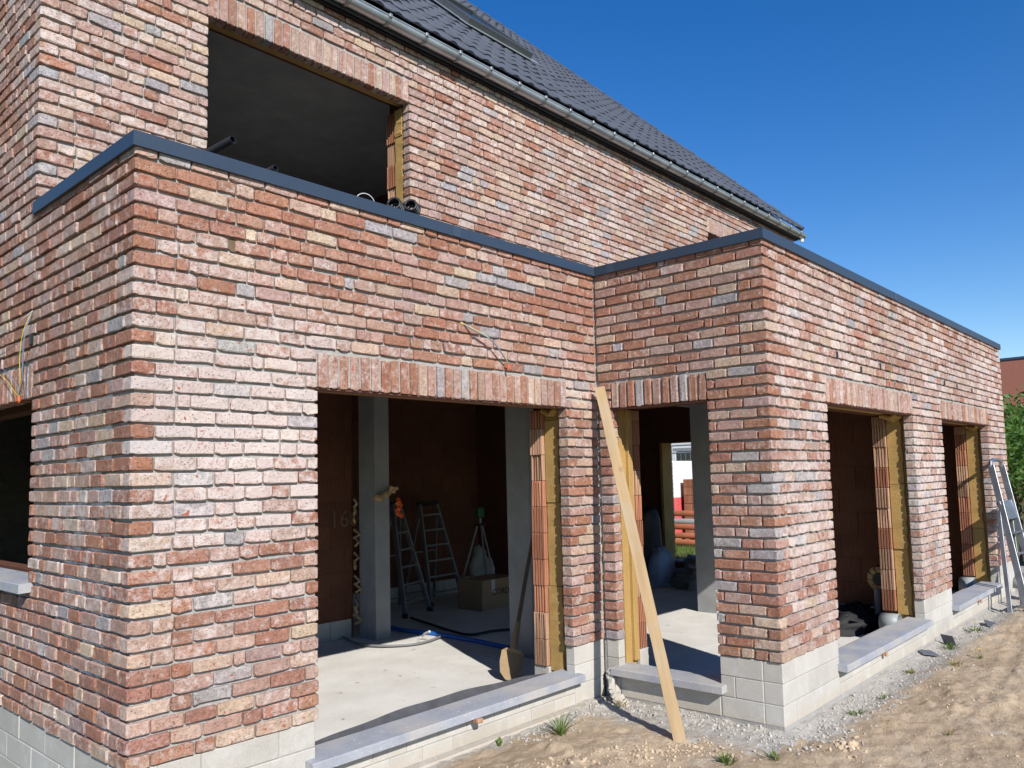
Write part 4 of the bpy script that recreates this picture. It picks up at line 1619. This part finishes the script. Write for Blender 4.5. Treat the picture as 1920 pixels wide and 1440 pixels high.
# tripod with a levelling instrument
tb = pix(903, 1120, 'Z', ZF)
tz = pix(907, 985, 'Y', tb.y)
o = empty('tripod_level', (tb.x, tb.y, ZF), 'levelling instrument on a thin tripod in front of the shaded clay wall', 'tripod')
for k_ in range(3):
    a_ = k_ * 2.094 + .5
    MB().tube([(tb.x + math.cos(a_) * .33, tb.y + math.sin(a_) * .33, ZF + .01), (tb.x + math.cos(a_) * .04, tb.y + math.sin(a_) * .04, tz.z)], .013, 6).build('leg', M['aludull'], o)
MB().box(tb.x - .06, tb.x + .06, tb.y - .06, tb.y + .06, tz.z, tz.z + .03, .008).build('head', M['black'], o)
MB().tube([(tb.x, tb.y, tz.z + .03), (tb.x, tb.y, tz.z + .11)], .02, 8).build('post', M['aludull'], o)
gm = simple('green_instrument', (.02, .10, .03), 0.4)
MB().box(tb.x - .06, tb.x + .06, tb.y - .05, tb.y + .05, tz.z + .10, tz.z + .25, .025).build('instrument', gm, o)


def heap(name, c, size, mat, label, cat, n=26, seed=1, amp=.35):
    """a crumpled sack or sheet: lumpy dome with folds"""
    v, f = [], []
    m_ = 12
    for i in range(m_ + 1):
        ph = (i / m_) * math.pi / 2
        for k_ in range(n):
            a_ = 2 * math.pi * k_ / n
            r0 = math.cos(ph) ** .6
            nz = float(fbm(np.array([math.cos(a_) * 2 + i * .35 + seed]), np.array([math.sin(a_) * 2 + i * .22]), 1.3, 4, seed)[0])
            rr = r0 * (1 + amp * nz)
            hh = math.sin(ph) ** .8 * (1 + amp * nz * .6)
            v.append((c[0] + size[0] * rr * math.cos(a_), c[1] + size[1] * rr * math.sin(a_), c[2] + size[2] * hh))
    for i in range(m_):
        for k_ in range(n):
            f.append((i * n + k_, i * n + (k_ + 1) % n, (i + 1) * n + (k_ + 1) % n, (i + 1) * n + k_))
    f.append(tuple(m_ * n + k_ for k_ in range(n)))
    return tag(mesh(name, v, f, mat, smooth=True), label, cat)


c = pix(1600, 1185, 'Z', ZF)
heap('plastic_sheet', (c.x + .25, c.y + .1, ZF), (.5, .30, .20), M['sheet'], 'crumpled black plastic sheet on the floor inside the nearer wing window', 'sheet', seed=3, amp=.55)
c = pix(935, 1110, 'Z', ZF)
heap('pale_sack', (c.x + .35, c.y + .5, ZF), (.42, .3, .62), M['bag'], 'pale sack standing in the dark behind the cardboard box', 'sack', seed=5, amp=.3)
c = pix(1268, 1095, 'Z', ZF)
heap('blue_sack', (c.x - .2, c.y + .1, ZF), (.22, .2, .52), M['bluebag'], 'upright light blue plastic sack near the garden door', 'sack', seed=6, amp=.22)
heap('crumpled_foil', (c.x + .15, c.y - .42, ZF), (.62, .36, .38), M['aludull'], 'crumpled grey foil in front of the blue plastic sack', 'sheet', seed=8, amp=.6)
c = pix(1215, 1080, 'Z', ZF)
heap('dark_sack', (c.x, c.y, ZF), (.3, .26, 1.0), M['dark_bag'], 'tall dark sack standing left of the blue sack inside', 'sack', seed=9, amp=.25)
# grey pipe stubs lying by the window reveals
for (x, y, r, lab) in ((b1[1] - .06, YB + .31, .085, 'short grey pipe offcut lying behind the nearer wing sill'), (b2[1] - .10, YB + .33, .095, 'short grey pipe offcut lying behind the farther wing sill')):
    v, f = [], []
    n = 20
    for rr in (r, r - .006):
        for yy in (0, .16):
            for i in range(n):
                a_ = 2 * math.pi * i / n
                v.append((x + rr * math.cos(a_), y + yy - .1, ZF + .17 + rr * math.sin(a_)))
    for i in range(n):
        j_ = (i + 1) % n
        f += [(i, j_, n + j_, n + i), (2 * n + j_, 2 * n + i, 3 * n + i, 3 * n + j_), (i, 2 * n + i, 2 * n + j_, j_), (n + i, n + j_, 3 * n + j_, 3 * n + i)]
    tag(mesh('pipe_offcut', v, f, M['greyp'], smooth=True), lab, 'pipe', 'pipe offcuts behind the wing sills')
# electric box stub in the clay wall
ep = pix(1650, 1085, 'X', 7.085)
o = empty('drain_stub', (7.08, ep.y, ep.z), 'foam-ringed drain connection on the clay wall inside the nearer wing window', 'drain')
bm = MB()
for k_ in range(10):
    a_ = k_ * .63
    bm.tube([(7.085, ep.y + math.cos(a_) * .085, ep.z + math.sin(a_) * .095), (7.065, ep.y + math.cos(a_ + .6) * .085, ep.z + math.sin(a_ + .6) * .095)], .03 + R_.uniform(0, .012), 6)
bm.build('foam_ring', M['pufoam'], o)
MB().box(7.05, 7.09, ep.y - .055, ep.y + .055, ep.z - .06, ep.z + .06, .006).build('socket', M['black'], o)
MB().tube([(7.05, ep.y + .02, ep.z - .1), (7.045, ep.y + .02, ep.z - .45)], .035, 10).build('pipe', M['greyp'], o)

# ------------------------------------------------------------------ things on the flat roof
p = pix(437, 262, 'Y', .42)
for (q, yy, rr, tail, lab) in (((437, 262), .36, .023, (-.16, .75, -.12), 'upper open-ended black pipe sticking out of the upstairs window'), ((517, 315), .30, .019, (-.10, .6, -.06), 'lower open-ended black pipe just showing over the coping')):
    a = pix(*q, 'Y', yy)
    b = a + Vector(tail)
    v, f = [], []
    n = 18
    dv = (b - a).normalized()
    s1 = dv.cross(Vector((0, 0, 1))).normalized()
    s2 = s1.cross(dv)
    for r in (rr, rr - .004):
        for e_ in (a, b):
            for i in range(n):
                w = 2 * math.pi * i / n
                v.append(e_ + (s1 * math.cos(w) + s2 * math.sin(w)) * r)
    for i in range(n):
        j_ = (i + 1) % n
        f += [(i, j_, n + j_, n + i), (2 * n + j_, 2 * n + i, 3 * n + i, 3 * n + j_), (i, 2 * n + i, 2 * n + j_, j_)]
    f.append(tuple(3 * n + i for i in range(n)))
    tag(mesh('black_pipe', v, f, M['black'], smooth=False), lab, 'pipe', 'black pipes on the flat roof')


def coil(px, py, y, R0, label, mat):
    c = pix(px, py, 'Y', y)
    o = empty('hose_coil', tuple(c), label, 'coil', 'black coils on the flat roof')
    ax = Vector((-.75, -.6, .25)).normalized()
    s1 = ax.cross(Vector((0, 0, 1))).normalized()
    s2 = s1.cross(ax)
    for k_ in range(4):
        pts_ = [c + ax * (k_ * .018 - .03) + (s1 * math.cos(t * .3307) + s2 * math.sin(t * .3307)) * (R0 - .004 * k_) for t in range(20)]
        MB().tube(pts_, .0085, 6).build('winding', mat, o, True)
    pts_ = [c + ax * -.02 + (s1 * math.cos(t * .3307) + s2 * math.sin(t * .3307)) * R0 * .55 for t in range(20)]
    MB().tube(pts_, .014, 6).build('winding', mat, o, True)
    return o


coil(740, 386, .22, .050, 'left of two black hose coils on the coping below the upstairs window', M['black'])
coil(771, 389, .20, .048, 'right of two black hose coils resting on the coping against the brick', M['black'])
c = pix(685, 372, 'Y', .24)
hose('wire_loop', [c + Vector((-.06, 0, -.06)), c + Vector((-.05, .01, .005)), c + Vector((0, 0, .03)), c + Vector((.05, -.01, .005)), c + Vector((.09, 0, -.07))], .0028, M['cablelt'], 'thin pale wire looping up over the coping left of the black coils', 'wire', 6)

# ------------------------------------------------------------------ cables hanging out of the brickwork
def wires(name, label, strands, tip, group=None, thick=.0018):
    o = empty(name, strands[0][1][0], label, 'cable', group)
    for m_, pts_ in strands:
        w = hose('strand', pts_, thick, m_, None, None, 6)
        w.parent = o
        w.matrix_parent_inverse = Matrix.Translation(-ROOTLOC[o.name])
    if tip:
        t = Vector(tip)
        MB().tube([t, t + Vector((0, 0, -.028)), t + Vector((0, 0, -.04))], [.007, .0085, .003], 8).build('connector', M['orange'], o)


w0 = pix(865, 604, 'Y', .0)
w1 = pix(953, 683, 'Y', -.03)
g_ = 'cables hanging out of the brickwork'
wires('wall_cable', 'yellow and blue cable with orange connector hanging above the wide doorway', [
    (M['wyel'], [w0 + Vector((0, .01, 0)), pix(890, 618, 'Y', -.04), pix(915, 632, 'Y', -.05)]),
    (M['wyel'], [pix(914, 631.5, 'Y', -.05), pix(926, 643, 'Y', -.055), pix(938, 658, 'Y', -.05), pix(949, 674, 'Y', -.04), w1]),
    (M['wblue'], [w0 + Vector((.004, .01, 0)), pix(890, 619.5, 'Y', -.043), pix(920, 637, 'Y', -.055), pix(939, 660, 'Y', -.052), w1 + Vector((.004, 0, 0))])], tuple(w1), g_, .0038)
w0 = pix(1657, 664, 'Y', YB)
w1 = pix(1668, 715, 'Y', YB - .03)
wires('wall_cable', 'greenish cable with orange connector hanging over the nearer wing window', [
    (M['wyel'], [w0 + Vector((0, .01, 0)), pix(1668, 668, 'Y', YB - .05), pix(1671, 690, 'Y', YB - .05), w1]),
    (M['wblue'], [w0 + Vector((.006, .01, 0)), pix(1669, 669, 'Y', YB - .055), pix(1672, 690, 'Y', YB - .05), w1])], tuple(w1), g_)
w0 = pix(62, 582, 'X', 0)
w1 = pix(36, 742, 'X', -.03)
wires('wall_cable', 'loose coloured cable with orange connector hanging over the side window lintel', [
    (M['wyel'], [w0, pix(44, 620, 'X', -.04), pix(37, 670, 'X', -.05), pix(38, 715, 'X', -.05), w1]),
    (M['wblue'], [w0, pix(47, 620, 'X', -.045), pix(42, 670, 'X', -.055), pix(42, 715, 'X', -.05), w1]),
    (M['cable'], [w0, pix(48, 622, 'X', -.05), pix(43.5, 680, 'X', -.05), pix(42, 746, 'X', -.04)]),
    (M['cablelt'], [w0, pix(40, 600, 'X', -.04), pix(10, 622, 'X', -.05), pix(-20, 640, 'X', -.05)]),
    (M['wblue'], [pix(0, 690, 'X', 0), pix(14, 698, 'X', -.03), pix(25, 712, 'X', -.04), pix(34, 727, 'X', -.04), w1]),
    (M['wyel'], [pix(-2, 702, 'X', 0), pix(14, 715, 'X', -.03), pix(30, 738, 'X', -.04), w1])], tuple(w1), g_)

# ------------------------------------------------------------------ plants on the bare soil
def tuft(x, y, n, h, label, mats=('grass',), spread=.07, flower=None, broad=False):
    gz = float(ground_h(np.array([x]), np.array([y]))[0])
    o = empty('weed', (x, y, gz), label, 'weed', 'weeds on the bare soil')
    bm = MB()
    for i in range(n):
        a_ = R_.uniform(0, 6.28)
        r = R_.uniform(0, spread)
        bx, by = x + math.cos(a_) * r * .5, y + math.sin(a_) * r * .5
        hh = h * R_.uniform(.45, 1.0)
        ln = R_.uniform(.3, 1.1) * hh
        w = (.012 if broad else .0035) * R_.uniform(.7, 1.3)
        px_, py_ = -math.sin(a_) * w, math.cos(a_) * w
        pts_ = []
        for t, ww in ((0, .7), (.4, 1.0), (.75, .8), (1, .05)):
            xx = bx + math.cos(a_) * ln * t ** 1.5
            yy = by + math.sin(a_) * ln * t ** 1.5
            zz = gz - .005 + hh * (t - .35 * t * t * (ln / hh))
            pts_ += [(xx - px_ * ww, yy - py_ * ww, zz), (xx + px_ * ww, yy + py_ * ww, zz)]
        bm.add(pts_, [(0, 1, 3, 2), (2, 3, 5, 4), (4, 5, 7, 6)])
    bm.build('blades', M[mats[0]], o)
    if flower:
        MB().tube([(x, y, gz), (x + .01, y, gz + flower)], .002, 5).build('stem', M['grass'], o)
        fb_ = MB()
        for i in range(10):
            a_ = i * .628
            fb_.add([(x + .01, y, gz + flower), (x + .01 + math.cos(a_) * .016, y + math.sin(a_) * .016, gz + flower + .006), (x + .01 + math.cos(a_ + .5) * .016, y + math.sin(a_ + .5) * .016, gz + flower + .006)], [(0, 1, 2)])
        fb_.build('petals', M['petal'], o)


g = lambda px, py: pix(px, py, 'Z', -.415)
q = g(1052, 1380)
tuft(q.x, q.y, 42, .17, 'largest green grass tuft in front of the doorway footing', spread=.06)
q = g(936, 1398)
tuft(q.x, q.y, 5, .07, 'small broad-leaved green seedling below the doorway sill', broad=True, spread=.02)
q = g(1360, 1432)
tuft(q.x, q.y, 46, .07, 'short dense grass tuft at the bottom edge near the board foot', spread=.10)
q = g(1605, 1330)
tuft(q.x, q.y, 40, .07, 'grass tuft beside the rubble near the pier corner', spread=.09)
q = g(1452, 1420)
tuft(q.x, q.y, 26, .06, 'thin grass tuft in the foreground below the pier corner', spread=.08)
q = g(1782, 1212)
tuft(q.x, q.y, 50, .08, 'green tuft next to the dark slate scraps under the wing sill', spread=.12)
q = g(1828, 1182)
tuft(q.x, q.y, 50, .09, 'leafy tuft with yellow flower close to the far sill', spread=.12, flower=.1)
q = g(1658, 1300)
tuft(q.x, q.y, 24, .06, 'small sparse tuft on the rubble strip under the nearer wing sill', spread=.08)
q = g(1790, 1253)
tuft(q.x, q.y, 40, .06, 'flat spreading tuft with a yellow dot of flower in the sand', ('grassdry',), spread=.13)
q = g(1708, 1258)
tuft(q.x, q.y, 34, .05, 'dry brownish tuft between the rubble and the sand', ('grassdry',), spread=.11)
q = g(1838, 1236)
tuft(q.x, q.y, 16, .05, 'little dandelion with one yellow flower in the sand', spread=.06, flower=.07)
q = g(1165, 1325)
tuft(q.x, q.y, 18, .07, 'wispy tuft in the rubble behind the leaning board', ('grassdry',), spread=.06)
q = g(1780, 1382)
tuft(q.x, q.y, 14, .04, 'pale lone tuft in the open sand', ('grassdry',), spread=.08)
# slate scraps on the soil
for (px_, py_, sx, sy, rz, tilt, lab) in ((1738, 1222, .10, .07, .6, .12, 'flat dark slate scrap lying by the green tuft'), (1781, 1205, .06, .09, 1.2, 1.1, 'dark slate scrap standing on edge in the green tuft'), (1858, 1170, .16, .05, .3, .25, 'long greenish slate scrap near the far sill')):
    q = g(px_, py_)
    gz = float(ground_h(np.array([q.x]), np.array([q.y]))[0])
    Mt = Matrix.Translation((q.x, q.y, gz + .02)) @ Matrix.Rotation(rz, 4, 'Z') @ Matrix.Rotation(tilt, 4, 'X')
    o = MB().box(-sx, sx, -sy, sy, -.005, .005, .002, Mt).build('slate_scrap', M['slate'])
    tag(o, lab, 'slate', 'slate scraps on the soil')
# drain elbow by the ladder
q = Vector((9.95, -1.52, -.30))
o = empty('drain_elbow', (9.95, -1.5, -.42), 'grey drain elbow with a brown ring lying at the ladder foot', 'pipe')
pts_ = [q + Vector((-.02, .12, .06)), q + Vector((.0, .04, .05)), q + Vector((.06, -.05, .0)), q + Vector((.16, -.13, -.07))]
MB().tube(pts_, .062, 14).build('elbow', M['greyp'], o, True)
MB().tube([pts_[2] + Vector((.02, -.018, -.014)), pts_[3]], .068, 14).build('ring', M['pipeor'], o, True)

# ------------------------------------------------------------------ surroundings: bushes, trees, neighbours
def foliage(name, c, size, n, ls, mat, label, cat, trunk=None, seed=0, group=None, lobes=7):
    rg = random.Random(seed)
    o = empty(name, (c[0], c[1], -.5), label, cat, group)
    lob = [(rg.gauss(0, .45), rg.gauss(0, .45), rg.uniform(-.35, .55), rg.uniform(.35, .6)) for _ in range(lobes)]
    bm = MB()
    for i in range(n):
        L_ = rg.choice(lob)
        while True:
            u = Vector((rg.uniform(-1, 1), rg.uniform(-1, 1), rg.uniform(-1, 1)))
            if .3 < u.length < 1:
                break
        p_ = Vector((c[0] + size[0] * (L_[0] + u.x * L_[3]), c[1] + size[1] * (L_[1] + u.y * L_[3]), c[2] + size[2] * (L_[2] + u.z * L_[3])))
        if p_.z < -.48:
            p_.z = -.48 + rg.uniform(0, .3)
        d1 = Vector((rg.gauss(0, 1), rg.gauss(0, 1), rg.gauss(0, .7))).normalized()
        d2 = d1.cross(Vector((rg.gauss(0, 1), rg.gauss(0, 1), rg.gauss(0, 1)))).normalized()
        l = ls * rg.uniform(.6, 1.3)
        bm.add([p_, p_ + d1 * l * .5 + d2 * l * .22, p_ + d1 * l, p_ + d1 * l * .5 - d2 * l * .22], [(0, 1, 2, 3)])
    bm.build('crown', mat, o)
    tb_ = MB()
    th = trunk or .05
    tb_.tube([(c[0], c[1], -.6), (c[0] + .05, c[1], c[2] - size[2] * .2), (c[0], c[1] + .05, c[2] + size[2] * .5)], [th, th * .7, th * .2], 8)
    for k_ in range(6):
        a_ = k_ * 1.05 + seed
        tb_.tube([(c[0], c[1], c[2] - size[2] * .4 + k_ * .05), (c[0] + math.cos(a_) * size[0] * .5, c[1] + math.sin(a_) * size[1] * .5, c[2] + size[2] * .3)], [th * .5, th * .12], 6)
    tb_.build('trunk', M['bark'], o)


foliage('shrub', (15.2, -.6, .9), (1.5, 1.3, 1.35), 5200, .12, M['leaf'], 'bright green leafy shrub just beyond the end of the wing', 'shrub', seed=1, group='greenery beyond the house')
foliage('shrub', (17.6, .5, 1.6), (1.8, 1.6, 1.9), 5200, .14, M['leaf'], 'taller green shrub behind the bright shrub beyond the wing', 'shrub', seed=2, group='greenery beyond the house')
foliage('shrub', (14.2, -2.6, .55), (1.4, 1.3, 1.0), 3600, .12, M['leaf'], 'low green shrub at the right edge past the ladder', 'shrub', seed=3, group='greenery beyond the house')
foliage('conifer', (21.5, -1.15, 1.9), (1.3, 1.1, 1.7), 9000, .2, M['leafdk'], 'dark evergreen tree in front of the brown brick building', 'tree', .16, seed=4, group='greenery beyond the house', lobes=10)
foliage('shrub', (20, -4.5, 1.3), (2.4, 2.2, 1.8), 4200, .16, M['leaf'], 'green shrub farther right outside the yard', 'shrub', seed=5, group='greenery beyond the house')
# brown brick building beyond
o = empty('brown_building', (44, -2, -.5), 'brown building with a reddish sloping roof and dark ridge beyond the shrubs', 'building')
MB().box(40, 52, -22, 7.5, -.6, 2.4).build('wall', M['redwall'], o)
mesh('roof', [(39.7, -22.3, 2.3), (39.7, 7.8, 2.3), (46, 7.8, 6.6), (46, -22.3, 6.6), (52.3, -22.3, 2.3), (52.3, 7.8, 2.3)], [(0, 3, 2, 1), (3, 4, 5, 2), (0, 1, 5, 4), (1, 2, 5), (0, 4, 3)], M['redwall'], o)
MB().tube([(46, -22.4, 6.62), (46, 7.9, 6.62)], .12, 8).build('ridge', M['coping'], o)
for k_ in range(3):
    w = MB().box(39.93, 40.0, -18 + k_ * 5, -16.4 + k_ * 5, 1.0, 2.6).build('window', M['white'], o)
    MB().box(39.90, 39.93, -17.85 + k_ * 5, -16.55 + k_ * 5, 1.15, 2.45).build('pane', M['glass'], w)

# beyond the garden door: lawn, brown pipes, brick pallets, fence, white house
tag(MB().box(11.5, 19.0, 1.6, 14, -.56, -.44).build('lawn', M['grassdry']), kind='structure')
bm = MB()
for i in range(2600):
    x, y = R_.uniform(11.8, 14.2), R_.uniform(3.4, 6.4)
    h_ = R_.uniform(.04, .16)
    a_ = R_.uniform(0, 6.28)
    bm.add([(x, y, -.44), (x + .012 * math.cos(a_), y + .012 * math.sin(a_), -.44), (x + R_.uniform(-.05, .05), y + R_.uniform(-.05, .05), -.44 + h_)], [(0, 1, 2)])
o = bm.build('lawn_grass', M['grass'])
tag(o, 'sunlit grass on the lawn outside the garden door', 'grass', kind='stuff')
names_ = ['lowest', 'second', 'third', 'fourth', 'topmost']
for k_ in range(5):
    z = -.34 + k_ * .155
    o = MB().tube([(14.3 + k_ * .05, 4.2, z + R_.uniform(-.03, .03)), (14.5 + k_ * .05, 8.4, z + R_.uniform(-.03, .05))], .066, 12).build('drain_pipe', M['pipeor'] if k_ != 3 else M['greyp'], smooth=True)
    tag(o, '%s pipe of the heap of drain pipes outside the garden door' % names_[k_], 'pipe', 'drain pipes heaped on the lawn')
    MB().tube([(14.3 + k_ * .05, 4.15, z), (14.3 + k_ * .05, 4.3, z)], .078, 12).build('socket', M['pipeor'], o)
for k_, (x, y, h_, lab) in enumerate(((16.4, 7.32, 1.75, 'left pallet of bricks half wrapped in red printed plastic'), (16.6, 6.22, 1.35, 'right open pallet of orange bricks by the fence'))):
    o = empty('brick_pallet', (x, y, -.5), lab, 'pallet', 'brick pallets by the fence')
    pb = MB()
    for q in (-.42, 0, .42):
        pb.box(x - .5, x + .5, y + q - .06, y + q + .06, -.5, -.38)
    pb.box(x - .52, x + .52, y - .5, y + .5, -.38, -.355)
    pb.build('pallet', M['wood'], o)
    z = -.35
    r = 0
    while z < -.4 + h_:
        for i in range(9):
            for jx in range(2):
                yy = y - .48 + i * .107
                MB().box(x - .5 + jx * .5, x - .5 + jx * .5 + .48, yy, yy + .1, z, z + .19, .004).build('brick', M['clay'], o)
        z += .2
    if k_ == 0:
        MB().box(x - .52, x + .52, y - .51, y + .51, .28, 1.5, .03).build('wrap', M['wrap'], o)
        MB().box(x - .528, x + .51, y - .515, y + .16, -.3, .62, .03).build('printed_wrap', M['wrapred'], o)
o = empty('mesh_fence', (17.8, 8, -.5), 'wire mesh site fence between the pallets and the white house', 'fence')
for z in (-.3, 1.95, 1.75):
    MB().tube([(17.8, 2, z), (17.8, 14, z)], .022, 6).build('rail', M['zinc'], o)
for k_ in range(5):
    MB().tube([(17.8, 2.2 + k_ * 2.9, -.5), (17.8, 2.2 + k_ * 2.9, 1.98)], .022, 6).build('post', M['zinc'], o)
wm = MB()
for k_ in range(80):
    wm.tube([(17.8, 2.1 + k_ * .148, -.3), (17.8, 2.1 + k_ * .148, 1.75)], .002, 4, False)
for k_ in range(9):
    wm.tube([(17.8, 2, -.2 + k_ * .25), (17.8, 14, -.2 + k_ * .25)], .002, 4, False)
wm.build('wire_mesh', M['zinc'], o)
o = empty('white_house', (27, 14, -.5), 'white rendered house with a grey framed window behind the fence', 'house')
MB().box(24, 32, 8.0, 20, -.6, 3.3).build('wall', M['render'], o)
wy = pix(1284, 872, 'X', 24)
w = MB().box(23.93, 24.0, wy.y - .85, wy.y + .95, wy.z - .72, wy.z + .62, .01).build('window', M['greyp'], o)
MB().box(23.90, 23.94, wy.y - .72, wy.y + .22, wy.z - .6, wy.z + .5).build('pane', M['glass'], w)
MB().box(23.90, 23.94, wy.y + .32, wy.y + .82, wy.z - .6, wy.z + .5).build('blind', M['white'], w)
MB().box(23.88, 24.0, wy.y - .9, wy.y + 1.0, wy.z - .8, wy.z - .72, .01).build('sill', M['stone'], w)
MB().box(23.7, 32.3, 7.7, 20.3, 3.3, 3.45).build('roof', M['tile'], o)
